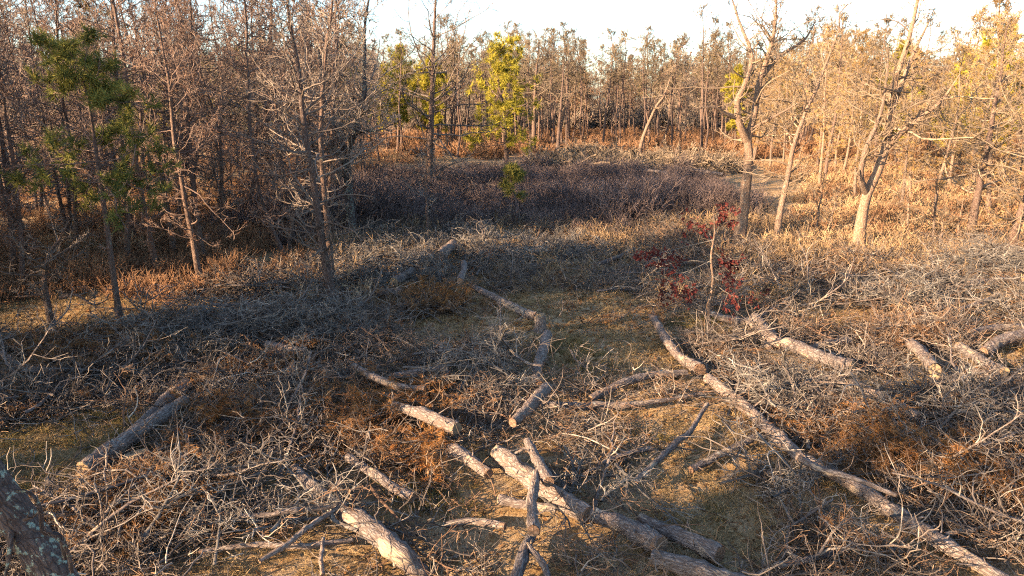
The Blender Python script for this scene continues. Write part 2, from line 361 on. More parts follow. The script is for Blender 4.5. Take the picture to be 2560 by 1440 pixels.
def dead_pine(h=8.0, r=0.11, n=44, t0=0.22, Lmax=1.9, twig='twig_tan', needles=None, nfrac=0.0, dense=1.0, lean=0.05, base=(0, 0, 0), pts=None, minr=0.006, bark='bark', limbs=(), name='dead_pine_tree', tuft_n=10, tuft_len=0.08, tuft_w=0.008, lift=(-0.05, 0.9), wig=0.02):
    base = np.asarray(base, float)
    if pts is None:
        a = rng.uniform(0, 6.28); k = lean*h
        z = np.linspace(0, 1, 6); off = np.cumsum(rng.normal(0, 0.035*h/6*2.2, (6, 2)), 0); off[0] = 0
        pts = np.stack([base[0]+off[:, 0]+math.cos(a)*k*z**1.5, base[1]+off[:, 1]+math.sin(a)*k*z**1.5, base[2]+z*h-0.05], -1)
    tm = MB(); P, Rr = trunk_tube(tm, pts, r, r*0.12, 26, 9, wig=wig)
    cm = MB(); lv = pine_branches(P, Rr, n, t0, Lmax, dense=dense, minr=minr, lift=lift); crown_from(cm, lv)
    ends = [lv]; lms = []
    for lp, lr, ln, lL in limbs:
        lmb = MB(); LP, LR = trunk_tube(lmb, lp, lr, lr*0.15, 16, 8, flare=0.1); lms.append(lmb)
        l2 = pine_branches(LP, LR, ln, 0.15, lL, dense=dense, minr=minr, lift=(0.0, 0.9)); crown_from(cm, l2); ends.append(l2)
    mats = [M[twig]]
    if needles:
        mats.append(M[needles])
        for lv_ in ends:
            P3 = lv_[2][0]; k = rng.uniform(0, 1, len(P3)) < nfrac
            tufts(cm, P3[k, -1], norm(P3[k, -1]-P3[k, -2]), tuft_n, tuft_len, tuft_w, 1)
    return finish_tree(name, base, tm, cm, M[bark], mats, lms)
def live_pine(h=6.0, r=0.07, n=40, t0=0.35, Lmax=1.3, needles='needle_green', base=(0, 0, 0), pts=None, name='green_pine_tree', tn=16, tl=0.15, tw=0.014, per=5, shape=None, lean=0.04):
    base = np.asarray(base, float)
    if pts is None:
        a = rng.uniform(0, 6.28); z = np.linspace(0, 1, 5); off = np.cumsum(rng.normal(0, 0.012*h, (5, 2)), 0); off[0] = 0
        pts = np.stack([base[0]+off[:, 0]+math.cos(a)*lean*h*z, base[1]+off[:, 1]+math.sin(a)*lean*h*z, base[2]+z*h-0.05], -1)
    tm = MB(); P, Rr = trunk_tube(tm, pts, r, r*0.12, 22, 8)
    cm = MB()
    lv = pine_branches(P, Rr, n, t0, Lmax, dense=0.75, minr=0.006, lift=(0.0, 1.0), shape=shape)
    crown_from(cm, lv, (0.2, 0.3, 0.3))
    for (Q, _), frac, k in ((lv[1], 1.0, 2), (lv[2], 1.0, 1)):
        for j in range(k):
            e = Q[:, -1-j]; tufts(cm, e, norm(Q[:, -1]-Q[:, -2]), tn, tl, tw, 1, None, 0.9)
    # bare dead branches lower down
    lo = pine_branches(P, Rr, 9, 0.12, Lmax*0.8, dense=0.5, minr=0.005); crown_from(cm, lo)
    return finish_tree(name, base, tm, cm, M['bark'], [M['twig_red'], M[needles]])

# ------------------------------------------------------------------ forest
edge_px = [(-900, 1000), (-60, 850), (300, 828), (500, 735), (830, 650), (905, 585), (905, 470), (980, 415), (1250, 398), (1650, 390), (1840, 398), (1990, 470), (1990, 610), (2600, 600)]
clearing = [tuple(gp(*p)[:2]) for p in edge_px] + [(60, gp(2600, 600)[1]), (60, -30), (-12, -30), (-9, -2)]
hero_xy = []
def hero(px, py):
    b = gp(px, py); b[2] = float(hgt(b[0], b[1])); hero_xy.append(b[:2]); return b
def path(base, pxs, dys=None):
    """trunk line: the ground point, then picture points taken at the base's distance (plus a small offset in depth)"""
    return [base - np.array([0, 0, 0.08])] + [at_y(p[0], p[1], base[1] + (p[2] if len(p) > 2 else 0.0)) for p in pxs]
def rpx(base, w): return 0.44*w*slant(base)/FPX

# --- the trees one can tell apart
def build_heroes():
    b = hero(303, 822)
    t = live_pine(pts=path(b, [(285, 700), (262, 530), (243, 400), (222, 260), (200, 172)]), r=rpx(b, 19), base=b, n=32, t0=0.50, Lmax=1.6, tn=26, tl=0.17, tw=0.013, name='young_pine_tree',
                  shape=lambda u: np.clip(1.0-0.55*u, 0.3, 1))
    tag(t, 'slender young pine with green needle tufts beside the crooked dead tree', 'tree')
    b = hero(132, 822)
    t = dead_pine(pts=path(b, [(118, 745), (112, 690), (128, 630), (155, 590), (165, 540)]), r=rpx(b, 20), base=b, n=20, t0=0.3, Lmax=1.1, twig='twig_dark', bark='bark', dense=0.8, minr=0.006,
                  limbs=[(path(b, [(150, 745), (190, 738), (235, 762), (275, 745)])[1:], 0.035, 6, 0.35), (path(b, [(112, 735), (75, 740), (35, 742)])[1:], 0.03, 5, 0.3), (path(b, [(125, 700), (160, 660), (185, 600)])[1:], 0.03, 7, 0.5)], name='crooked_tree')
    tag(t, 'short crooked lichen-spotted dead tree on sunlit needle litter', 'tree')
    specs = [
        # base px, path, width, kwargs, label
        ((505, 722), [(485, 620), (465, 520), (440, 380), (425, 240), (405, 90), (390, -60)], 17, dict(n=60, t0=0.2, Lmax=1.6, twig='twig_red', needles='needle_rust', nfrac=0.30, dense=1.15), 'reddish dead pine leaning over brown shrubs behind the young pine'),
        ((512, 664), [(492, 560), (480, 450), (470, 300), (478, 150), (470, -40)], 20, dict(n=50, t0=0.3, Lmax=2.0, twig='twig_red', needles='needle_rust', nfrac=0.35, dense=1.1), 'stout dead pine with rusty crown just behind the leaning reddish pine'),
        ((440, 648), [(418, 540), (400, 430), (370, 280), (330, 120), (300, -30)], 17, dict(n=55, t0=0.25, Lmax=2.2, twig='twig_red', needles='needle_rust', nfrac=0.30, dense=1.1), 'dead pine with wide rust-tinged crown leaning towards the young pine'),
        ((837, 772), [(812, 650), (797, 560), (777, 430), (752, 290), (735, 170), (705, 40), (690, -80)], 25, dict(n=62, t0=0.12, Lmax=1.75, twig='twig_dark', dense=0.95, minr=0.0055), 'tall bare grey pine with lit trunk at the edge of the clearing'),
        ((832, 722), [(822, 600), (808, 480), (795, 330), (800, 180), (815, 20), (815, -90)], 19, dict(n=46, t0=0.2, Lmax=1.8, twig='twig_dark', dense=0.9), 'thinner bare pine standing close behind the tall lit pine'),
        ((1066, 612), [(1068, 540), (1062, 480), (1066, 420), (1060, 370)], 9, dict(n=20, t0=0.2, Lmax=1.0, twig='twig_grey', dense=0.9), 'thin short dead sapling in front of the straight dark pine'),
        ((1070, 505), [(1074, 420), (1078, 300), (1082, 180), (1086, 60), (1090, -30)], 22, dict(n=56, t0=0.14, Lmax=3.4, twig='twig_dark', dense=0.9, minr=0.009, wig=0.0), 'straight dark bare pine with long level branches before the green pines'),
        ((1394, 396), [(1398, 320), (1404, 230), (1408, 150)], 13, dict(n=14, t0=0.5, Lmax=2.2, twig='twig_tan', dense=0.6, minr=0.012), 'straight pole-like dead pine beside the yellow-green pine'),
        ((1332, 392), [(1335, 300), (1338, 200), (1345, 110)], 15, dict(n=44, t0=0.4, Lmax=3.4, twig='twig_tan', dense=1.0, minr=0.013), 'thick dead pine touching the yellow-green pine'),
        ((1596, 408), [(1605, 350), (1635, 275), (1660, 235), (1682, 170)], 12, dict(n=22, t0=0.5, Lmax=2.2, twig='twig_tan', dense=0.7, minr=0.012, bark='bark_pale'), 'bent dead snag leaning over the far brush pile'),
        ((1940, 622), [(1950, 540), (1972, 450), (1992, 370), (2020, 300), (2055, 220), (2105, 90), (2120, 10)], 19, dict(n=46, t0=0.2, Lmax=1.7, twig='twig_tan', dense=0.9, bark='bark_pale'), 'slim pale dead tree leaning away beside the forked tree'),
        ((2420, 602), [(2440, 510), (2455, 440), (2480, 330), (2510, 180), (2530, 40)], 24, dict(n=52, t0=0.25, Lmax=2.4, twig='twig_tan', needles='needle_orange', nfrac=0.3, dense=1.0), 'dark-trunked dead pine with orange needles leaning at the sunny wood edge'),
        ((2525, 640), [(2545, 560), (2575, 470), (2600, 330), (2630, 100)], 24, dict(n=50, t0=0.25, Lmax=2.2, twig='twig_tan', needles='needle_orange', nfrac=0.35), 'dead pine at the rightmost margin leaning out of the picture'),
    ]
    for (bp, pth, w, kw, lab) in specs:
        b = hero(*bp)
        t = dead_pine(pts=path(b, pth), r=rpx(b, w), base=b, **kw); tag(t, lab, 'tree')
    # forked trees
    b = hero(880, 612)
    t = dead_pine(pts=path(b, [(876, 540), (872, 460), (872, 390)]) + [at_y(895, 320, b[1]-0.3), at_y(918, 230, b[1]-0.4), at_y(925, 110, b[1]), at_y(940, -60, b[1]+0.3)], r=rpx(b, 30), base=b, n=46, t0=0.3, Lmax=2.2, twig='twig_dark', bark='bark_lichen', dense=1.1, minr=0.007,
        limbs=[([at_y(872, 400, b[1]), at_y(845, 340, b[1]+.3), at_y(815, 270, b[1]+.6), at_y(800, 150, b[1]+.8), at_y(770, 20, b[1]+1)], 0.10, 26, 1.8), ([at_y(873, 350, b[1]), at_y(900, 330, b[1]-.5), at_y(950, 325, b[1]-.9), at_y(1000, 300, b[1]-1.3)], 0.05, 12, 0.9)], name='forked_tree')
    tag(t, 'dark forked dead tree with lichen at the near end of the shrubs', 'tree')
    b = hero(1846, 612)
    t = dead_pine(pts=path(b, [(1858, 540), (1866, 460), (1872, 390), (1870, 345), (1885, 290), (1897, 210), (1920, 140), (1938, 60), (1940, -60)]), r=rpx(b, 32), base=b, n=42, t0=0.42, Lmax=2.3, twig='twig_tan', bark='bark_pale', dense=0.95, minr=0.0055, wig=0.0,
        limbs=[([at_y(1868, 352, b[1]), at_y(1850, 310, b[1]-.2), at_y(1843, 255, b[1]-.3), at_y(1862, 210, b[1]-.3), at_y(1880, 140, b[1]), at_y(1850, 60, b[1]+.2), at_y(1825, -20, b[1]+.3)], 0.11, 18, 1.5),
               ([at_y(1845, 295, b[1]-.2), at_y(1815, 285, b[1]-.4), at_y(1785, 268, b[1]-.6), at_y(1730, 272, b[1]-.7)], 0.07, 7, 0.7),
               ([at_y(1905, 190, b[1]), at_y(1950, 140, b[1]+.4), at_y(2010, 100, b[1]+.7), at_y(2040, 50, b[1]+1)], 0.07, 13, 1.2),
               ([at_y(1880, 320, b[1]), at_y(1920, 300, b[1]-.4), at_y(1975, 270, b[1]-.7), at_y(2005, 250, b[1]-.9)], 0.05, 8, 0.7)], name='forked_tree')
    tag(t, 'big pale forked dead tree with a crooked limb at the sunny wood edge', 'tree')
    b = hero(2144, 627)
    t = dead_pine(pts=path(b, [(2152, 560), (2166, 490), (2195, 425), (2218, 350), (2228, 280), (2238, 200), (2268, 110), (2292, 10), (2300, -60)]), r=rpx(b, 32), base=b, n=40, t0=0.38, Lmax=2.2, twig='twig_tan', bark='bark_pale', dense=0.95, minr=0.0055, wig=0.0,
        limbs=[([at_y(2220, 365, b[1]), at_y(2255, 330, b[1]-.3), at_y(2300, 295, b[1]-.5), at_y(2355, 250, b[1]-.7), at_y(2400, 185, b[1]-.8)], 0.09, 14, 0.9),
               ([at_y(2166, 485, b[1]), at_y(2152, 440, b[1]-.3), at_y(2165, 370, b[1]-.4), at_y(2200, 290, b[1]-.3), at_y(2216, 200, b[1]-.2), at_y(2222, 110, b[1])], 0.09, 16, 1.3),
               ([at_y(2228, 270, b[1]), at_y(2258, 200, b[1]+.4), at_y(2285, 130, b[1]+.6), at_y(2330, 40, b[1]+.8)], 0.09, 16, 1.4)], name='forked_tree')
    tag(t, 'pale many-forked dead tree with a long limb rising to the side', 'tree')
    # yellow-green pine and the little pine in front of it
    b = hero(1268, 418)
    t = live_pine(pts=path(b, [(1264, 350), (1258, 270), (1245, 200), (1237, 138)]), r=rpx(b, 13), base=b, n=34, t0=0.15, Lmax=3.9, needles='needle_yellow', tn=12, tl=0.36, tw=0.045, name='yellow_green_pine_tree', shape=lambda u: np.clip(1.0-0.6*u, 0.3, 1))
    tag(t, 'bright yellow-green sunlit pine in the middle of the tree line', 'tree')
    b = hero(1280, 545)
    t = live_pine(pts=path(b, [(1281, 500), (1284, 465), (1287, 425)]), r=rpx(b, 8), base=b, n=16, t0=0.1, Lmax=1.0, tn=11, tl=0.19, tw=0.022, needles='needle_mid', name='pine_sapling', shape=lambda u: np.clip(1.1-0.75*u, 0.2, 1))
    tag(t, 'small green pine sapling among the purple shrubs', 'tree')
    # thin dead stems along the sunny edge
    for (px, py, tx, ty, lab) in [(2040, 582, 2058, 430, 'thin pale dead stem nearest the slim leaning tree'), (2066, 592, 2090, 470, 'thin pale dead stem between the two forked trees'), (2268, 592, 2278, 430, 'thin pale dead stem just past the many-forked tree'),
                             (2334, 600, 2345, 440, 'tallest thin pale dead stem at the sunny edge'), (2350, 602, 2362, 520, 'shortest thin dead stem beside the tallest one'), (2392, 604, 2410, 500, 'thin dead stem beside the dark leaning pine')]:
        b = hero(px, py)
        t = dead_pine(pts=path(b, [(px*0.6+tx*0.4, py*0.6+ty*0.4), (tx, ty)]), r=rpx(b, 9), base=b, n=22, t0=0.1, Lmax=0.75, twig='twig_tan', bark='bark_pale', dense=0.6, name='dead_sapling', lift=(-0.1, 0.4))
        tag(t, lab, 'tree')
    # a tree just outside the frame whose branches reach in, and the leaning trunk close to the camera
    b = gp(-150, 690); b[2] = 0; hero_xy.append(b[:2])
    t = dead_pine(h=6.5, r=0.10, base=b, n=60, t0=0.15, Lmax=2.3, twig='twig_grey', dense=1.0, minr=0.006)
    tag(t, 'bare tree outside the left border, only its grey branches reaching in', 'tree')
build_heroes()

# --- prototypes of the wood, then copies
def build_forest():
    protos = {}
    def mk(k, fn): protos[k] = fn
    P = {'red': [], 'tan': [], 'grey': [], 'orange': [], 'green': [], 'yellow': []}
    for i in range(3): P['red'].append(lambda i=i: dead_pine(h=7.4+0.5*i, r=0.062, n=66, t0=0.13, Lmax=2.0, lean=0.09, twig='twig_red', needles='needle_rust', nfrac=0.2, dense=1.1, minr=0.0075, tuft_n=10, tuft_len=0.075, tuft_w=0.006))
    for i in range(3): P['tan'].append(lambda i=i: dead_pine(h=7.6+0.5*i, r=0.078, n=34, t0=0.60, Lmax=1.7, twig='twig_far', needles='needle_olive', nfrac=0.14, dense=0.9, minr=0.011, tuft_n=8, tuft_len=0.13, tuft_w=0.014))
    for i in range(2): P['grey'].append(lambda i=i: dead_pine(h=7.2+0.6*i, r=0.065, n=54, t0=0.15, Lmax=2.0, lean=0.09, twig='twig_dark', dense=1.0, minr=0.009))
    for i in range(3): P['orange'].append(lambda i=i: dead_pine(h=7.2+0.5*i, r=0.075, n=54, t0=0.2, Lmax=2.0, twig='twig_tan', needles='needle_orange', nfrac=0.5, dense=1.1, minr=0.009, tuft_n=10, tuft_len=0.11, tuft_w=0.011, bark='bark_pale'))
    for i in range(2): P['green'].append(lambda i=i: live_pine(h=6.2+0.8*i, r=0.09, n=44, t0=0.3, Lmax=1.7, tn=11, tl=0.24, tw=0.035))
    P['yellow'].append(lambda: live_pine(h=6.6, r=0.09, n=44, t0=0.3, Lmax=1.7, needles='needle_yellow', tn=11, tl=0.24, tw=0.035))
    made = {k: [None]*len(v) for k, v in P.items()}
    info = {'red': 'dead_pine_tree', 'tan': 'dead_pine_tree', 'grey': 'dead_pine_tree', 'orange': 'dead_pine_tree', 'green': 'green_pine_tree', 'yellow': 'green_pine_tree'}
    look = {'red': 'bare reddish-brown dead pine', 'tan': 'bare tan-twigged dead pine', 'grey': 'bare grey dead pine', 'orange': 'dead pine with orange-brown needles', 'green': 'dark green living pine', 'yellow': 'yellow-green living pine'}
    placed = [tuple(q) for q in hero_xy]
    def spot(x, y, where):
        a = x/max(y, 0.1)
        if 'shaded wood' in where:
            row = 'near row' if y < 19 else 'middle' if y < 27 else 'depth'
            side = 'left of the young pine' if a < -0.6 else 'behind the young pine' if a < -0.5 else 'behind the leaning reddish pine' if a < -0.38 else 'behind the tall lit pine'
            return 'in the %s of the wood %s' % (row, side)
        if 'tree line' in where:
            row = 'front' if y < 62 else 'middle' if y < 70 else 'back'
            side = 'left of the yellow-green pine' if a < -0.03 else 'behind the pole-like pine' if a < 0.12 else 'behind the far brush pile' if a < 0.24 else 'beyond the forked trees'
            return 'in the %s of the tree line %s' % (row, side)
        if 'sunlit' in where:
            row = 'near' if y < 30 else 'middle' if y < 42 else 'far'
            side = 'behind the slim leaning tree' if a < 0.45 else 'behind the many-forked tree' if a < 0.6 else 'at the rightmost margin'
            return 'in the %s sunlit wood %s' % (row, side)
        return where
    def scatter(n, xr, yr, mix_, where, dmin, hs=(0.85, 1.15), cond=None):
        c = 0; tries = 0
        names = list(mix_); w = np.array([mix_[k] for k in names]); w = w/w.sum()
        while c < n and tries < n*60:
            tries += 1
            x = rng.uniform(*xr); y = rng.uniform(*yr)
            if inside(clearing, np.array(x), np.array(y)): continue
            if cond is not None and not cond(x, y): continue
            if any((x-a)**2+(y-b)**2 < dmin*dmin for a, b in placed): continue
            placed.append((x, y)); c += 1
            k = names[rng.choice(len(names), p=w)]; i = rng.integers(len(P[k]))
            spot_ = spot(x, y, where); loc = (x, y, float(hgt(x, y))-0.03); rz = rng.uniform(0, 6.28); sc = rng.uniform(*hs)
            lab = look[k]+' '+spot_; grp = (look[k]+'s ' if not look[k].endswith('needles') else look[k]+' ')+spot_
            if made[k][i] is None:
                o = P[k][i](); made[k][i] = o; o.location = loc; o.rotation_euler.z = rz; o.scale = (sc,)*3; tag(o, lab, 'tree', grp)
            else:
                copy_tree(made[k][i], loc, rz, sc, lab, 'tree', grp, tilt=(rng.normal(0, 0.035), rng.normal(0, 0.035)))
    lane = lambda x, y: -0.9 < (x+9.5)*math.sin(SUN_TRAVEL)*-1+(y-12.5)*math.cos(SUN_TRAVEL) < 2.3 and -30 < x < -6.3   # gap that lets the sun onto the needle litter
    vis = lambda x, y: abs(x) < 0.73*y+1.0
    # dense wood beside the clearing
    scatter(92, (-32, -2.0), (11, 40), dict(red=6, grey=2, tan=1), 'in the shaded wood by the young pine', 1.2, (0.8, 1.12), lambda x, y: vis(x, y) and x < -2.2-0.05*y and not lane(x, y))
    scatter(34, (-26, 1), (36, 64), dict(grey=2, tan=3, green=3, yellow=3.5), 'behind the shrubs around the green pines', 1.6, (0.85, 1.2), lambda x, y: vis(x, y) and not (y < 52 and x > -7 and y < 0.7*x+50))
    scatter(150, (-16, 32), (55, 80), dict(tan=7, grey=0.6), 'in the tree line beyond the far brush pile', 1.15, (1.0, 1.3), vis)
    scatter(58, (13, 42), (22, 58), dict(orange=6, tan=2.5, yellow=1.0), 'in the sunlit wood past the forked trees', 1.5, (0.75, 1.12), vis)
    # the wood goes on outside the frame, where the sun comes from
    off = lambda x, y: x < -0.73*y-1.2
    scatter(92, (-34, -8.6), (3.5, 15), dict(red=3, grey=1, green=3), 'left of the frame beyond the crooked tree', 1.35, (0.9, 1.15), lambda x, y: off(x, y) and not lane(x, y))
    scatter(1, (-10.2, -9.2), (-1.5, -0.5), dict(green=1), 'beside the camera', 0.5, (1.0, 1.1), off)
    scatter(5, (-34, -9), (-24, 1), dict(red=3, grey=3), 'left of and behind the camera', 2.5, (0.8, 1.05), off)
build_forest()

# ------------------------------------------------------------------ logs and stumps
def disc(P, Rr, end, sides, rough_r):
    """cut face at one end of a log, slightly oblique and proud of the bark"""
    c = P[end]; t = norm(P[end]-P[end-1 if end == -1 else 1]); ref = np.array([0, 0, 1.]) if abs(t[2]) < 0.8 else np.array([1., 0, 0])
    u = norm(np.cross(t, ref)); w = np.cross(t, u); a = np.arange(sides)*2*math.pi/sides
    r = rough_r*Rr[end]*(1+rng.normal(0, 0.025, sides))
    tilt = rng.normal(0, 0.12, 2)
    ring = c + t*0.004 + r[:, None]*(np.cos(a)[:, None]*u+np.sin(a)[:, None]*w) + (t*(r*(np.cos(a)*tilt[0]+np.sin(a)*tilt[1]))[:, None])
    back = ring - t*0.05
    V = np.vstack([[c+t*0.004], ring, back]); n = sides; i = np.arange(n); j = (i+1) % n
    bk = np.vstack([[0, 0, 0], np.stack([r*np.cos(a), r*np.sin(a), 0*a], -1), np.stack([r*np.cos(a), r*np.sin(a), 0*a+0.05], -1)])
    mb = MB(); mb.add(V, np.stack([0*i, 1+i, 1+j], -1), 0, None, bk); mb.f.append((np.stack([1+i, 1+n+i, 1+n+j, 1+j], -1), 0)); return mb
def make_log(name, pts, label, cat='log', cut=(False, False), stubs=2, z=None, mat='bark_log', group=None, lift=0.0):
    W = []; r = []
    for p in pts:
        g = gp(p[0], p[1]); rr = 0.325*p[2]*slant(g)/FPX
        zz = rr*0.85 + lift + 0.05 + (p[3] if len(p) > 3 else 0)
        q = gp(p[0], p[1], zz); q[2] += float(hgt(q[0], q[1])); W.append(q); r.append(rr)
    W = np.array(W); L = np.linalg.norm(np.diff(W, axis=0), axis=1).sum(); n = int(np.clip(L/0.045, 14, 110))
    Pp = catmull(W, n); u = np.linspace(0, len(r)-1, n); rad = np.interp(u, np.arange(len(r)), r)
    Pp[1:-1] += np.cumsum(rng.normal(0, 0.004, (n-2, 3)), 0)*np.sin(np.linspace(0, math.pi, n-2))[:, None]
    knots = np.zeros(n)
    for _ in range(max(1, n//16)): knots += 0.12*np.exp(-((np.arange(n)-rng.integers(n))/1.6)**2)
    rad = rad*(1+0.05*np.sin(np.linspace(0, L*5, n)+rng.uniform(0, 6))+knots+rng.normal(0, 0.015, n))
    LOG_SEGS.extend((W[q][:2], W[q+1][:2]) for q in range(len(W)-1))
    S = 18 if rad.max() > 0.07 else 12
    mb = MB(); mb.tubes(Pp[None], rad[None], S, 0, None, 0.085)
    loc = Pp[0]*[1, 1, 0]
    o = mb.build(name, M[mat], None, loc); tag(o, label, cat, group)
    for e, c in ((0, cut[0]), (-1, cut[1])):
        d = disc(Pp, rad, e, S, 0.93).build('cut_face', M['cut' if c else 'cut_old'], None, loc, smooth=False); d.location = (0, 0, 0); d.parent = o
    for _ in range(stubs):
        i = rng.integers(2, n-2); t = norm(Pp[i+1]-Pp[i-1]); d = rng.normal(0, 1, 3); d[2] = abs(d[2])*0.8+0.2; d = norm(d-np.dot(d, t)*t*0.7)
        ln = rng.uniform(0.05, 0.30); r0 = rad[i]*rng.uniform(0.10, 0.22)
        P, Q = grow((Pp[i]+d*rad[i]*0.7)[None], d[None], np.array([ln]), np.array([r0]), np.array([r0*0.35]), 5, 0.2, 0.03)
        sb = MB(); sb.tubes(P, Q, 7, 0, None, 0.06, cap=True)
        so = sb.build('branch_stub', M[mat], None, loc); so.location = (0, 0, 0); so.parent = o
    return o
def make_stump(px, py, w, hpx, label):
    b = gp(px, py); r = 0.5*w*slant(b)/FPX; h = hpx*slant(b)/FPX; b[2] = float(hgt(b[0], b[1]))
    n = 14; t = np.linspace(0, 1, n); P = b + np.stack([0.02*np.sin(t*3), 0.02*t, -0.06+t*(h+0.06)], -1); rad = r*(1+0.35*np.exp(-t*5))
    mb = MB(); mb.tubes(P[None], rad[None], 22, 0, None, 0.06)
    o = mb.build('stump', M['bark_log'], None, b); tag(o, label, 'stump')
    d = disc(P, rad, -1, 22, 0.95).build('cut_face', M['cut'], None, b, smooth=False); d.location = (0, 0, 0); d.parent = o
    # splinter ridge left by the hinge of the saw cut
    s = MB(); a = rng.uniform(0, 6); m = 7
    for k in range(m):
        q = P[-1] + np.array([math.cos(a)*(k-m/2)*r*0.18, math.sin(a)*(k-m/2)*r*0.18, 0]); hh = rng.uniform(0.01, 0.045)
        s.tubes(np.array([[q-[0, 0, .01], q+[0.002, 0, hh*0.6], q+[0.004, 0.003, hh]]]), np.array([[0.010, 0.007, 0.001]]), 4)
    so = s.build('splinter_ridge', M['cut'], None, b, smooth=False); so.location = (0, 0, 0); so.parent = o
LOG_SEGS = []
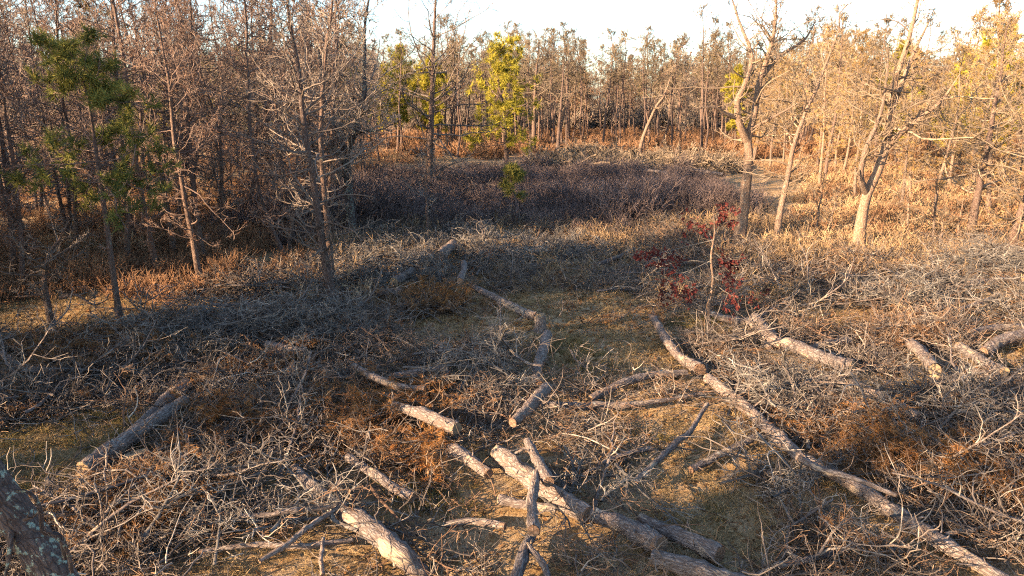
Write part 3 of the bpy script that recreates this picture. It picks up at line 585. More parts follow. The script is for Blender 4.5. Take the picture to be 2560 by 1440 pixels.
LOGS = [
 # (points (px, py, width px[, extra height]), label, lift, stubs)
 ([(210, 1180, 60), (330, 1105, 54), (462, 1014, 36)], 'long grey-barked log with round cut end lying on another beside the stump', 0.10, 5),
 ([(205, 1208, 64), (300, 1135, 58), (420, 1010, 50), (470, 968, 44)], 'thick log with pale cut face underneath the long grey-barked log', 0, 1),
 ([(870, 1140, 28), (960, 1200, 34), (1032, 1238, 38)], 'slim dark log slanting below the rusty needles', 0.12, 3),
 ([(735, 1170, 34), (835, 1265, 52), (905, 1318, 76), (990, 1380, 80), (1060, 1440, 74, -0.2)], 'big sunlit log with twig shadows in the lower heap', 0.08, 3),
 ([(985, 1020, 30), (1060, 1045, 40), (1142, 1078, 46)], 'log with pale round cut end poking out above the rusty needles', 0.22, 2),
 ([(1128, 1128, 46), (1170, 1150, 48), (1222, 1190, 40)], 'short stubby log with rounded pale end below the rusty needles', 0.05, 1),
 ([(1245, 1138, 62), (1320, 1198, 70), (1385, 1242, 64), (1470, 1295, 66)], 'thick sunlit log lying under two crossing thin logs', 0.02, 3),
 ([(1480, 1292, 56), (1560, 1325, 66), (1652, 1374, 76)], 'thick log with dark cut face continuing the line of the thick sunlit log', 0.02, 2),
 ([(1318, 1108, 30), (1350, 1165, 36), (1372, 1212, 42)], 'upper thin log leaning across the thick sunlit log', 0.26, 2),
 ([(1340, 1190, 32), (1336, 1260, 36), (1334, 1330, 44)], 'lower thin log with orange cut face crossing the thick sunlit log', 0.26, 3),
 ([(1332, 1335, 34), (1302, 1400, 46), (1285, 1475, 54)], 'grey log running out of the bottom border at the middle', 0.03, 3),
 ([(1320, 1365, 20), (1350, 1410, 24), (1375, 1455, 26)], 'thin limb beside the grey log at the bottom border', 0.1, 2),
 ([(1248, 1252, 36), (1300, 1262, 34), (1390, 1278, 30)], 'log showing a bright white cut end to the side', 0.02, 2),
 ([(1115, 1308, 24), (1180, 1300, 27), (1262, 1318, 28)], 'short dark level log in the grass below the rusty needles', 0.05, 1),
 ([(1600, 1300, 42), (1705, 1350, 58), (1798, 1394, 70)], 'thick shaded log parallel to and behind the dark-faced log', 0.0, 2),
 ([(1630, 1405, 62), (1755, 1435, 78), (1860, 1475, 84)], 'thick grey log running out of the bottom border right of the middle', 0.0, 1),
 ([(1282, 1060, 38), (1330, 1010, 42), (1368, 962, 42)], 'mid-size log with split orange cut end in the middle of the clearing', 0.20, 1),
 ([(1345, 958, 38), (1340, 920, 38), (1368, 845, 34)], 'patchily lit log leading from the stump to the split-ended log', 0.05, 2),
 ([(1290, 1000, 26), (1400, 1010, 29), (1530, 1012, 29), (1630, 1008, 19), (1762, 985, 13)], 'long curved dark pole lying level below the straight slanting pole', 0.02, 4),
 ([(1476, 992, 28), (1590, 952, 30), (1715, 932, 26)], 'straight dark pole slanting up to the pale fallen trunk', 0.05, 4),
 ([(1590, 1200, 20), (1660, 1125, 24), (1722, 1080, 21), (1768, 1015, 14)], 'thin curved limb arching over the bare soil strip', 0.10, 3),
 ([(1728, 1166, 28), (1800, 1136, 27), (1885, 1100, 24)], 'short dark pole resting on bare soil beside the long fallen trunk', 0.02, 2),
 ([(1630, 785, 26), (1662, 840, 32), (1695, 885, 32), (1750, 922, 46)], 'pale fallen trunk with broken yellow top beside the red-leaved sapling', 0.06, 4),
 ([(1770, 945, 40), (1850, 1012, 42), (1925, 1085, 46), (2005, 1158, 48)], 'middle section of the long sunlit fallen trunk under grey twigs', 0.03, 5),
 ([(2010, 1160, 44), (2090, 1200, 44), (2205, 1275, 58), (2300, 1335, 58), (2410, 1405, 52), (2520, 1470, 52)], 'lower section of the long fallen trunk running to the bottom right', 0.02, 8),
 ([(2000, 1150, 24), (2060, 1180, 24), (2140, 1205, 20), (2240, 1248, 14)], 'slender limb forking off the long fallen trunk', 0.30, 5),
 ([(1888, 790, 46), (1925, 840, 48), (1960, 860, 38)], 'dark upper piece of the knotty log line near the red-leaved sapling', 0.05, 1),
 ([(1965, 855, 40), (2050, 888, 50), (2132, 916, 46)], 'knotty tan log with round brown cut end in the right middle', 0.10, 3),
 ([(1868, 795, 28), (1900, 820, 28), (1925, 870, 24)], 'bent grey limb beside the dark upper piece', 0.02, 1),
 ([(1770, 778, 20), (1820, 790, 27), (1888, 800, 28)], 'grey log lying level behind the red-leaved sapling', 0.02, 1),
 ([(2125, 952, 28), (2190, 985, 40), (2300, 1045, 44)], 'sunlit bark-shedding log below the knotty tan log', 0.12, 2),
 ([(2280, 845, 34), (2310, 880, 42), (2338, 925, 46)], 'log with yellow cut end pointing at the near stump on the sunny side', 0.12, 2),
 ([(2400, 855, 34), (2450, 885, 36), (2514, 920, 36)], 'log with bright white round cut end near the right border', 0.14, 3),
 ([(2430, 915, 32), (2516, 948, 36)], 'log lying under the white-ended log near the right border', 0.0, 1),
 ([(2460, 872, 36), (2510, 850, 44), (2600, 828, 48)], 'thick dark log running out of the right border', 0.08, 1),
 ([(2420, 830, 22), (2480, 820, 27), (2560, 815, 27)], 'thinner dark log just above the thick one at the right border', 0.05, 1),
 ([(2025, 868, 22), (2075, 850, 30), (2122, 838, 28)], 'grey log lying behind the knotty tan log', 0.02, 0),
 ([(1175, 722, 20), (1245, 762, 28), (1300, 790, 32), (1340, 802, 32)], 'fallen trunk ending at the sawn stump in the middle', 0.05, 4),
 ([(985, 708, 34), (1030, 685, 32)], 'short log with round brown cut end in the shaded brush heap', 0.16, 1),
 ([(938, 732, 24), (1005, 735, 30)], 'small log with oval cut end under the short shaded log', 0.02, 0),
 ([(1098, 645, 38), (1132, 608, 32)], 'upright-leaning log on top of the shaded brush heap', 0.25, 1),
 ([(1150, 715, 22), (1160, 660, 20)], 'thin log leaning in the shaded brush heap', 0.3, 1),
 ([(1322, 668, 18), (1385, 656, 18), (1435, 660, 15)], 'thin log with orange end lying behind the shaded clearing', 0.04, 1),
 ([(1485, 658, 14), (1530, 640, 18), (1585, 622, 18)], 'grey log slanting beyond the shaded clearing', 0.06, 1),
 ([(1212, 552, 14), (1245, 580, 18)], 'dark log on bare ground before the purple shrubs', 0.08, 0),
 ([(1300, 575, 12), (1360, 600, 14)], 'thin grey log on the far side of the shaded brush heap', 0.15, 0),
 ([(668, 862, 26), (765, 888, 30)], 'grey log half buried in the brush left of the middle', 0.18, 1),
 ([(885, 925, 24), (960, 966, 25), (1062, 982, 20)], 'peeled pale log catching the sun in the brush', 0.2, 2),
 ([(985, 952, 26), (1100, 930, 27)], 'dark straight log behind the peeled pale log', 0.14, 1),
 ([(500, 1392, 18), (640, 1370, 21), (760, 1372, 20), (880, 1346, 18)], 'long dark pole lowest in the heap near the bottom border', 0.12, 4),
 ([(650, 1412, 16), (740, 1350, 20), (850, 1262, 16)], 'dark pole slanting across the longest pole of the lower heap', 0.2, 3),
 ([(600, 1300, 14), (700, 1290, 18), (830, 1262, 16)], 'thin pole across the lower heap beside the big sunlit log', 0.25, 3),
 ([(806, 1440, 16), (805, 1390, 15), (808, 1345, 14)], 'pale upright stick of a log in front of the lower heap', 0.15, 1),
 ([(0, 872, 24), (60, 915, 26), (150, 925, 24)], 'dark limb on the ground by the left border', 0.06, 2),
 ([(60, 940, 20), (130, 932, 22), (200, 915, 18)], 'bark-covered limb beside the dark limb by the left border', 0.05, 2),
 ([(1380, 430, 12), (1450, 425, 10)], 'dark log before the far tree line', 0.1, 0),
 ([(1590, 425, 9), (1670, 436, 11)], 'pale log on the far sunlit brush pile', 0.4, 0),
 ([(1690, 418, 9), (1810, 432, 11)], 'longest pale log on the far sunlit brush pile', 0.5, 0),
 ([(1560, 440, 8), (1640, 455, 10)], 'grey log at the foot of the far brush pile', 0.3, 0),
 ([(2420, 715, 14), (2540, 705, 15)], 'dark level log in the sunny brush by the right border', 0.12, 1),
 ([(2400, 770, 18), (2495, 745, 20)], 'weathered log slanting in the sunny brush by the right border', 0.06, 1),
]
FRESH0 = ('long grey-barked log with', 'thick log with pale cut', 'bright white cut', 'short log with round brown')
FRESH1 = ('poking out', 'knotty tan log with', 'log with yellow', 'bright white round')
for pts, lab, lift, st in LOGS:
    make_log('log', pts, lab, lift=lift, stubs=st, cut=(any(k in lab for k in FRESH0), any(k in lab for k in FRESH1)))
make_stump(345, 1188, 58, 42, 'low wide stump with pale sawn top beside the long grey-barked log')
make_stump(1348, 842, 28, 44, 'narrow sawn stump standing at the end of the fallen trunk')
make_stump(2338, 975, 34, 36, 'pale stump under the log with the yellow cut end')
make_stump(2105, 905, 18, 14, 'small pale stump behind the knotty tan log')
make_stump(520, 838, 20, 18, 'small round stump half hidden in the brush behind the young pine')

def near_trunk():
    # leaning lichen-covered trunk close to the camera, growing from below the frame
    A = [at_y(-1250, 250, 3.0), at_y(-700, 560, 3.3), at_y(-330, 850, 3.5), at_y(-120, 1080, 3.6), at_y(25, 1275, 3.65), at_y(115, 1400, 3.6), at_y(200, 1560, 3.5)]
    e = A[-1]; A += [np.array([e[0]+0.22, e[1]-0.1, 0.9]), np.array([e[0]+0.3, e[1]-0.15, -0.1])]
    A = A[::-1]; b = np.array([A[0][0], A[0][1], 0.0]); n = 70; P = catmull(A, n)
    t = np.linspace(0, 1, n); rad = 0.118*(1-0.38*t)*(1+0.4*np.exp(-t*9))*(1+rng.normal(0, 0.02, n))
    root = empty('leaning_tree', b); mb = MB(); mb.tubes(P[None], rad[None], 24, 0, None, 0.04)
    o = mb.build('trunk', M['bark_lichen'], None, b); o.location = (0, 0, 0); o.parent = root
    for (a, q, w_, r0) in [((165, 1395), [(150, 1340), (108, 1330), (100, 1270), (75, 1232), (35, 1228)], 6, 0.017), ((180, 1430), [(165, 1370), (130, 1335), (110, 1325)], 4, 0.012), ((28, 1330), [(25, 1375), (18, 1420), (10, 1450)], 3, 0.016), ((60, 1300), [(85, 1290), (100, 1275)], 2, 0.01)]:
        pts = [at_y(a[0], a[1], 3.55)] + [at_y(x, y, 3.5-0.02*i) for i, (x, y) in enumerate(q)]
        pts = pts if len(pts) > 2 else pts+[pts[-1]+0.02]
        Pq = catmull(pts, 18)[None]; Rq = np.linspace(r0, r0*0.4, 18)[None]
        lm = MB(); lm.tubes(Pq, Rq, 7, 0, None, 0.08)
        p2, d2, r2, t2 = spawn(Pq, Rq, w_, 0.3, 1, 0.6, 1.2); P2, R2 = grow(p2, d2, rng.uniform(0.05, 0.16, len(t2)), np.full(len(t2), 0.004), np.full(len(t2), 0.002), 4, 0.25, 0.05); lm.tubes(P2, R2, 4)
        l = lm.build('limb', M['bark_lichen'], None, b); l.location = (0, 0, 0); l.parent = root
    tag(root, 'thick leaning trunk with green lichen in the bottom left corner', 'tree')
near_trunk()

# ------------------------------------------------------------------ red-leaved sapling
def red_sapling():
    b = gp(1775, 832); b[2] = float(hgt(b[0], b[1])); pts = path(b, [(1772, 770), (1782, 700), (1776, 640), (1785, 580), (1780, 520)])
    tm = MB(); P, Rr = trunk_tube(tm, pts, rpx(b, 11), 0.006, 20, 8, wig=0.005)
    root = empty('oak_sapling', b); o = tm.build('trunk', M['bark_pale'], None, b); o.location = (0, 0, 0); o.parent = root
    lm = MB(); lines = [[(1781, 660), (1740, 652), (1690, 655), (1625, 652)], [(1781, 650), (1715, 680), (1675, 690), (1655, 740)], [(1778, 680), (1800, 720), (1850, 745), (1885, 742)], [(1783, 630), (1810, 650), (1830, 660)], [(1784, 600), (1740, 610), (1660, 630), (1600, 640)], [(1784, 620), (1770, 580), (1720, 545)], [(1786, 590), (1800, 560), (1812, 530)], [(1778, 700), (1740, 740), (1690, 735)], [(1779, 690), (1800, 700), (1822, 690)]]
    tips = []; tdir = []
    for k, q in enumerate(lines):
        Q = catmull([at_y(x, y, b[1] + (rng.uniform(-.6, .6))*i/len(q)) for i, (x, y) in enumerate(q)], 14)[None]; Rq = np.linspace(0.007, 0.003, 14)[None]
        lm.tubes(Q, Rq, 5, 0, 0.7); p2, d2, r2, t2 = spawn(Q, Rq, 7, 0.3, 1, 0.4, 1.1); P2, R2 = grow(p2, d2, rng.uniform(0.12, 0.35, len(t2)), np.full(len(t2), .004), np.full(len(t2), .0025), 4, 0.2, 0.02)
        lm.tubes(P2, R2, 3, 0, 0.6); tips += [P2[:, -1], P2[:, 2], Q[0, 8:]]; tdir += [norm(P2[:, -1]-P2[:, -2])]*2+[norm(np.gradient(Q[0], axis=0)[8:])]
    c = lm.build('limb', M['twig_grey'], None, b); c.location = (0, 0, 0); c.parent = root; c.name = 'branches'
    # a lobed leaf is two bent lobed halves
    tp = np.vstack(tips); td = np.vstack(tdir); keep = rng.uniform(0, 1, len(tp)) < 0.9; tp, td = tp[keep], td[keep]
    lf = MB()
    for p, d in zip(tp, td):
        for _ in range(rng.integers(3, 7)):
            a = norm(d*0.5+rng.normal(0, 0.7, 3)-[0, 0, 0.3]); s = norm(np.cross(a, rng.normal(0, 1, 3))); nn = np.cross(a, s); L = rng.uniform(0.06, 0.10); w = L*0.36
            q = p+rng.normal(0, 0.03, 3)
            V = [q, q+a*L*.25+s*w*.5+nn*.01, q+a*L*.4+s*w*.35, q+a*L*.6+s*w+nn*.015, q+a*L*.75+s*w*.4, q+a*L, q+a*L*.75-s*w*.4, q+a*L*.6-s*w+nn*.015, q+a*L*.4-s*w*.35, q+a*L*.25-s*w*.5+nn*.01]
            lf.add(V, [[0, 1, 2, 8], [0, 8, 9, 0]][:1], 0, rng.uniform(0, 1)); base = lf.n-10
            lf.f.append((np.array([[0, 8, 9], [2, 3, 4], [6, 7, 8], [4, 5, 6], [2, 4, 6], [2, 6, 8]])+base, 0))
    l = lf.build('leaves', M['leaf_red'], None, b, smooth=False); l.location = (0, 0, 0); l.parent = root; l['kind'] = 'stuff'
    tag(root, 'slender oak sapling with dark red leaves in the clearing', 'tree')
red_sapling()

# ------------------------------------------------------------------ brush: instanced sprays
def instancer(name, protos, pos, rot, sc, idx, label, cat, flat=1.0):
    """one object of 'stuff': the prototypes set out on points"""
    coll = bpy.data.collections.new(name+'_kinds')
    for i, p in enumerate(protos): p.name = '%s_kind_%02d' % (name, i); coll.objects.link(p)
    me = bpy.data.meshes.new(name); me.vertices.add(len(pos)); me.vertices.foreach_set('co', np.asarray(pos, np.float32).ravel())
    for an, ty, data, fld in (('rot', 'FLOAT_VECTOR', rot, 'vector'), ('sc', 'FLOAT', sc, 'value'), ('idx', 'INT', idx, 'value')):
        a = me.attributes.new(an, ty, 'POINT'); a.data.foreach_set(fld, np.asarray(data, np.int32 if ty == 'INT' else np.float32).ravel())
    o = bpy.data.objects.new(name, me); C.objects.link(o)
    ng = bpy.data.node_groups.new(name, 'GeometryNodeTree')
    ng.interface.new_socket('Geometry', in_out='INPUT', socket_type='NodeSocketGeometry'); ng.interface.new_socket('Geometry', in_out='OUTPUT', socket_type='NodeSocketGeometry')
    N = ng.nodes; L = ng.links
    gi = N.new('NodeGroupInput'); go = N.new('NodeGroupOutput'); m2p = N.new('GeometryNodeMeshToPoints'); iop = N.new('GeometryNodeInstanceOnPoints')
    ci = N.new('GeometryNodeCollectionInfo'); ci.inputs['Collection'].default_value = coll; ci.inputs['Separate Children'].default_value = True; ci.inputs['Reset Children'].default_value = True
    def na(nm, ty):
        q = N.new('GeometryNodeInputNamedAttribute'); q.data_type = ty; q.inputs['Name'].default_value = nm; return q.outputs['Attribute']
    L.new(gi.outputs[0], m2p.inputs[0]); L.new(m2p.outputs[0], iop.inputs['Points']); L.new(ci.outputs[0], iop.inputs['Instance'])
    iop.inputs['Pick Instance'].default_value = True
    L.new(na('idx', 'INT'), iop.inputs['Instance Index']); L.new(na('rot', 'FLOAT_VECTOR'), iop.inputs['Rotation']); cx = N.new('ShaderNodeCombineXYZ'); ms = N.new('ShaderNodeMath'); ms.operation = 'MULTIPLY'; ms.inputs[1].default_value = flat; A = na('sc', 'FLOAT')
    L.new(A, cx.inputs[0]); L.new(A, cx.inputs[1]); L.new(A, ms.inputs[0]); L.new(ms.outputs[0], cx.inputs[2]); L.new(cx.outputs[0], iop.inputs['Scale'])
    L.new(iop.outputs[0], go.inputs[0])
    md = o.modifiers.new('scatter', 'NODES'); md.node_group = ng
    tag(o, label, cat, None, 'stuff'); return o

def spray(L=1.4, r=0.016, n2=9, n3=4, twig='twig_slash', needles=None, nfrac=0.5, up=0.04, split=False, minr=0.0045, tl=0.10, tn=12, tw=0.008):
    """a cut branch lying along +X with its side twigs"""
    P1, R1 = grow(np.array([[-L*0.5, 0, 0.02]]), np.array([[1, 0, 0.10]]), np.array([L]), np.array([r]), np.array([r*0.3]), 9, 0.12, 0.0)
    p2, d2, r2, t2 = spawn(P1, R1, n2, 0.12, 1.0, 0.5, 1.2, 0.1); d2[:, 2] = np.abs(d2[:, 2])*0.9
    L2 = L*rng.uniform(0.2, 0.5, len(t2))*(1.1-0.5*t2)
    P2, R2 = grow(p2, d2, L2, np.clip(r2*0.55, minr*1.2, 0.02), np.full(len(t2), minr*0.9), 5, 0.32, up)
    p3, d3, r3, t3 = spawn(P2, R2, n3, 0.25, 1.0, 0.4, 1.2)
    L3 = np.clip(np.repeat(L2, n3)*rng.uniform(0.25, 0.6, len(t3)), 0.06, 0.4)
    P3, R3 = grow(p3, d3, L3, np.full(len(t3), minr), np.full(len(t3), minr*0.6), 3, 0.33, up*1.5)
    a = MB(); a.tubes(P1, R1, 6, 0, 0.25, 0.06, cap=True)
    bmb = MB() if split else a
    bmb.tubes(P2, R2, 4, 0, np.clip(rng.normal(0.5, 0.25, len(P2)), 0, 1)); bmb.tubes(P3, R3, 3, 0, np.clip(rng.normal(0.62, 0.25, len(P3)), 0, 1))
    if needles:
        k = rng.uniform(0, 1, len(P3)) < nfrac
        tufts(bmb, P3[k, -1], norm(P3[k, -1]-P3[k, -2]), tn, tl, tw, 1); tufts(bmb, P3[k, 1], norm(P3[k, -1]-P3[k, -2]), tn, tl, tw, 1)
    return a, bmb

# where the ground is bare, green, needle-brown or grey with lichen
BARE = [Patch(1520, 880, 215, 80), Patch(1720, 1095, 125, 75), Patch(1790, 1275, 150, 140), Patch(130, 1125, 240, 85), Patch(60, 1260, 140, 60), Patch(150, 795, 300, 58), Patch(1440, 770, 230, 40), Patch(1120, 835, 150, 40), Patch(2330, 975, 240, 30), Patch(2520, 890, 80, 40), Patch(2080, 800, 120, 30), Patch(1640, 1060, 140, 40), Patch(1760, 815, 90, 38), Patch(1330, 850, 120, 40)]
BROWN = [Patch(960, 1060, 200, 100), Patch(960, 1060, 120, 60), Patch(560, 1090, 170, 60), Patch(1120, 770, 130, 40), Patch(2330, 1200, 260, 80), Patch(300, 900, 300, 60), Patch(690, 930, 160, 35), Patch(2480, 1230, 150, 80), Patch(1050, 1180, 130, 50), Patch(1930, 1080, 80, 50), Patch(2150, 1120, 130, 50), Patch(350, 1300, 150, 70), Patch(60, 960, 200, 40)]
GREEN = [Patch(130, 1130, 230, 110), Patch(1100, 1250, 130, 50), Patch(1440, 900, 90, 40), Patch(1770, 1290, 70, 60), Patch(1620, 1110, 60, 40), Patch(1750, 812, 70, 22), Patch(2150, 640, 140, 26), Patch(60, 1280, 160, 80)]
def off_logs(x, y, w=0.26):
    w = w*np.clip(y/9, 1, 1.6)
    d = np.ones_like(x)
    for a, b in LOG_SEGS:
        ab = b-a; tt = np.clip(((x-a[0])*ab[0]+(y-a[1])*ab[1])/max(ab@ab, 1e-6), 0, 1)
        # brush in front of a log (towards the camera) would hide it, so the cleared strip reaches a little forward
        q = (x-a[0]-tt*ab[0])**2+(y+0.10-a[1]-tt*ab[1])**2
        d = d*np.where(q < w*w, 0.15, 1)
    return d
def slash_points(n, x0, x1, y0, y1, power=1.0):
    x = rng.uniform(x0, x1, n*6); y = y0 + (y1-y0)*rng.uniform(0, 1, n*6)**power
    k = (np.abs(x) < 0.76*y+1.2) & inside(clearing, x, y); x, y = x[k], y[k]
    d = (1-0.985*cover(BARE, x, y))*(0.35+0.65*np.clip((vnoise(x, y, 1.3, 2)-0.25)*2.2, 0, 1))
    d = d*off_logs(x, y)*np.where(y > 12.5, 0.6, 1)
    k = rng.uniform(0, 1, len(x)) < d; return x[k][:n], y[k][:n]
def put(x, y, zlo=0.0, zhi=0.35, tilt=0.35):
    n = len(x); heap = vnoise(x, y, 1.1, 5)
    z = hgt(x, y) + zlo + (zhi-zlo)*rng.uniform(0, 1, n)*(0.35+heap)
    pos = np.stack([x, y, z], -1); rot = np.stack([rng.normal(0, tilt, n), rng.normal(0, tilt, n), rng.uniform(0, 6.283, n)], -1); return pos, rot
def protos_from(n, **kw):
    out = []
    for i in range(n):
        a, _ = spray(L=rng.uniform(0.9, 1.7), **kw); mats = [M[kw.get('twig', 'twig_slash')]]+([M[kw['needles']]] if kw.get('needles') else [])
        out.append(a.build('spray', mats, link=False))
    return out
def curls(n, twig):
    out = []
    for i in range(n):
        mb = MB(); m = 14
        st = rng.normal(0, 0.22, (m, 3))*[1, 1, 0.2]; d = rng.normal(0, 1, (m, 3))*[1, 1, 0.55]
        P, Q = grow(st, d, rng.uniform(0.2, 0.75, m), rng.uniform(0.004, 0.010, m), np.full(m, 0.003), 7, 0.2, 0.02)
        mb.tubes(P, Q, 4, 0, np.clip(rng.normal(0.55, 0.3, m), 0, 1)); out.append(mb.build('curl', M[twig], link=False))
    return out
HEAPS = [Patch(1250, 640, 260, 45), Patch(980, 700, 160, 50), Patch(1480, 1260, 130, 70), Patch(1950, 1000, 140, 60), Patch(2350, 1080, 180, 60), Patch(700, 1330, 280, 90), Patch(1180, 980, 130, 50), Patch(2350, 760, 230, 45), Patch(2480, 690, 160, 30), Patch(1950, 1210, 120, 80), Patch(600, 870, 300, 60)]
def build_brush():
    x = rng.uniform(-14, 16, 16000); y = rng.uniform(5.2, 24, 16000); k = (rng.uniform(0, 1, 16000) < 0.75*cover(HEAPS, x, y)*(0.35+0.65*off_logs(x, y, 0.25))*(1-cover(BARE, x, y))) & inside(clearing, x, y); x, y = x[k][:800], y[k][:800]
    pos, rot = put(x, y, 0.03, 0.42, 0.22)
    instancer('brush_heaps', protos_from(6, twig='twig_grey', n2=10, n3=4, r=0.02), pos, rot, rng.uniform(0.6, 1.15, len(x)), rng.integers(0, 6, len(x)), 'heaps of grey lichen-crusted cut branches', 'brush', 0.5)
    # grey sprays over the whole clearing
    x, y = slash_points(1250, -16, 18, 5.2, 24, 1.0); k = rng.uniform(0, 1, len(x)) > 0.65*cover(BROWN, x, y); x, y = x[k], y[k]
    pos, rot = put(x, y, 0.0, 0.22, 0.22)
    instancer('brush_litter', (protos_from(5, twig='twig_slash')+protos_from(3, twig='twig_brown')), pos, rot, rng.uniform(0.55, 1.15, len(x)), rng.integers(0, 8, len(x)), 'tangle of bare grey cut twigs covering the clearing', 'brush', 0.42)
    # brown-needled sprays
    x = rng.uniform(-10, 12, 14000); y = rng.uniform(5.2, 18, 14000); k = (rng.uniform(0, 1, len(x)) < (0.03+0.7*cover(BROWN, x, y)+0.9*cover(BROWN[1:2], x, y))*(1-0.9*cover(BARE, x, y))*off_logs(x, y, 0.35)) & inside(clearing, x, y); x, y = x[k][:600], y[k][:600]
    pos, rot = put(x, y, 0.0, 0.2, 0.25)
    instancer('needle_brush', protos_from(6, twig='twig_slash', needles='needle_brown', nfrac=0.8, n2=8), pos, rot, rng.uniform(0.5, 1.0, len(x)), rng.integers(0, 6, len(x)), 'cut branches with dead brown needles strewn over the clearing', 'brush', 0.5)
    # fox-red needles still on the freshly cut tops
    FOX = [Patch(950, 1050, 120, 60), Patch(1040, 1165, 90, 35), Patch(2300, 1190, 130, 45), Patch(1120, 762, 80, 22), Patch(560, 1075, 90, 40), Patch(2480, 1260, 80, 50), Patch(700, 930, 60, 22)]
    x = rng.uniform(-10, 12, 9000); y = rng.uniform(5.2, 18, 9000); k = (rng.uniform(0, 1, len(x)) < cover(FOX, x, y)*0.5*off_logs(x, y, 0.15)); x, y = x[k][:210], y[k][:210]
    pos, rot = put(x, y, 0.08, 0.30, 0.25)
    instancer('red_needle_brush', protos_from(4, twig='twig_brown', needles='needle_fox', nfrac=0.9, n2=8, tn=16, tl=0.11, tw=0.008), pos, rot, rng.uniform(0.4, 0.75, len(x)), rng.integers(0, 4, len(x)), 'cut pine tops with fox-red dead needles in the slash', 'brush', 0.6)
    # short dead twigs carpeting the ground
    mb = MB()
    for n, y0, y1, ra, rb, la, lb, K in ((23000, 5.2, 12.5, 0.0028, 0.0075, 0.12, 0.48, 4), (9000, 11.5, 25, 0.006, 0.012, 0.25, 0.75, 3)):
        x, y = slash_points(n, -16, 18, y0, y1, 1.0); m = len(x); heap = vnoise(x, y, 1.1, 5)
        st = np.stack([x, y, hgt(x, y)+0.01+rng.uniform(0, 1, m)**1.3*(0.06+0.26*heap)], -1); az = rng.uniform(0, 6.283, m)
        d = np.stack([np.cos(az), np.sin(az), rng.normal(0.05, 0.3, m)], -1); L = rng.uniform(la, lb, m); r = rng.uniform(ra, rb, m)
        P, Q = grow(st, d, L, r, r*0.5, K, 0.28, 0.0)
        bz = rng.uniform(0, 1, m) < np.clip(0.30+0.45*cover(BROWN, x, y)+1.2*(vnoise(x, y, 1.7, 21)-0.5), 0.1, 0.85)
        for q, w in ((0, ~bz), (1, bz)): mb.tubes(P[w], Q[w], 3, q, np.clip(rng.normal(0.5, 0.3, w.sum()), 0, 1))
        p2, d2, r2, t2 = spawn(P, Q, 2, 0.3, 0.95, 0.5, 1.1); P2, Q2 = grow(p2, d2, np.repeat(L, 2)*rng.uniform(0.25, 0.6, 2*m), r2*0.75, r2*0.4, 2, 0.3, 0.05)
        b2 = np.repeat(bz, 2)
        for q, w in ((0, ~b2), (1, b2)): mb.tubes(P2[w], Q2[w], 3, q, np.clip(rng.normal(0.6, 0.3, w.sum()), 0, 1))
    tag(mb.build('twig_carpet', [M['twig_slash'], M['twig_brown']]), 'carpet of short broken dead twigs between the logs', 'twigs', None, 'stuff')
    # loose curled twigs
    x, y = slash_points(1700, -16, 18, 5.2, 26, 1.0); pos, rot = put(x, y, 0.0, 0.22, 0.2)
    instancer('twig_litter', curls(8, 'twig_slash'), pos, rot, rng.uniform(0.6, 1.2, len(x)), rng.integers(0, 8, len(x)), 'loose curled dead twigs scattered over the ground', 'twigs')
build_brush()

def fallen_branches():
    # the larger branches that can be picked out singly
    protos = []
    for i in range(7):
        a, t = spray(L=rng.uniform(1.5, 2.4), r=rng.uniform(0.022, 0.042), n2=12, n3=4, split=True, minr=0.005, up=0.05)
        o = a.build('fallen_branch', M['bark_log'], link=False); c = t.build('twigs', M['twig_slash'], link=False); protos.append((o, c))
    x, y = slash_points(700, -12, 14, 5.4, 18, 1.45); k = off_logs(x, y, 0.55) > 0.5; x, y = x[k], y[k]; n = 170; x, y = x[:n], y[:n]; pos, rot = put(x, y, 0.04, 0.2, 0.12)
    for i in range(len(x)):
        o, c = protos[i % 7]
        if i >= 7: o = o.copy(); c = c.copy()
        C.objects.link(o); C.objects.link(c); c.parent = o; c['kind'] = 'stuff'; o.location = pos[i]; o.rotation_euler = rot[i]; s = rng.uniform(0.7, 1.15); o.scale = (s, s, s*0.7)
        px = x[i]/max(y[i], 1)
        w = ('by the long grey-barked log' if px < -0.42 else 'in the heap around the big sunlit log' if px < -0.12 else 'around the crossing thin logs and the stump' if px < 0.22 else 'along the long fallen trunk') if y[i] < 10.5 else ('in the shaded brush heap' if px < 0.12 else 'in the brush behind the knotty tan log')
        tag(o, 'bare forked cut branch lying '+w, 'branch', 'cut branches '+w)
fallen_branches()

# ------------------------------------------------------------------ shrubs, undergrowth and grass
def shrub(n=26, h=0.7, spread=0.5, minr=0.004, sub=4, up=0.05, twig=None, tw=None):
    st = rng.normal(0, 0.16*spread/0.5, (n, 3))*[1, 1, 0]; d = rng.normal(0, spread, (n, 3)); d[:, 2] = 1
    L = h*rng.uniform(0.55, 1.15, n); P, Q = grow(st, d, L, np.full(n, minr*1.5), np.full(n, minr*0.8), 4, 0.13, up)
    p2, d2, r2, t2 = spawn(P, Q, sub, 0.35, 1.0, 0.35, 0.95); P2, Q2 = grow(p2, d2, np.repeat(L, sub)*rng.uniform(0.2, 0.45, len(t2)), np.full(len(t2), minr), np.full(len(t2), minr*0.6), 2, 0.2, 0.08)
    mb = MB(); mb.tubes(P, Q, 3, 0, np.clip(rng.normal(0.35, 0.2, n), 0, 1)); mb.tubes(P2, Q2, 3, 0, np.clip(rng.normal(0.6, 0.25, len(P2)), 0, 1)); return mb
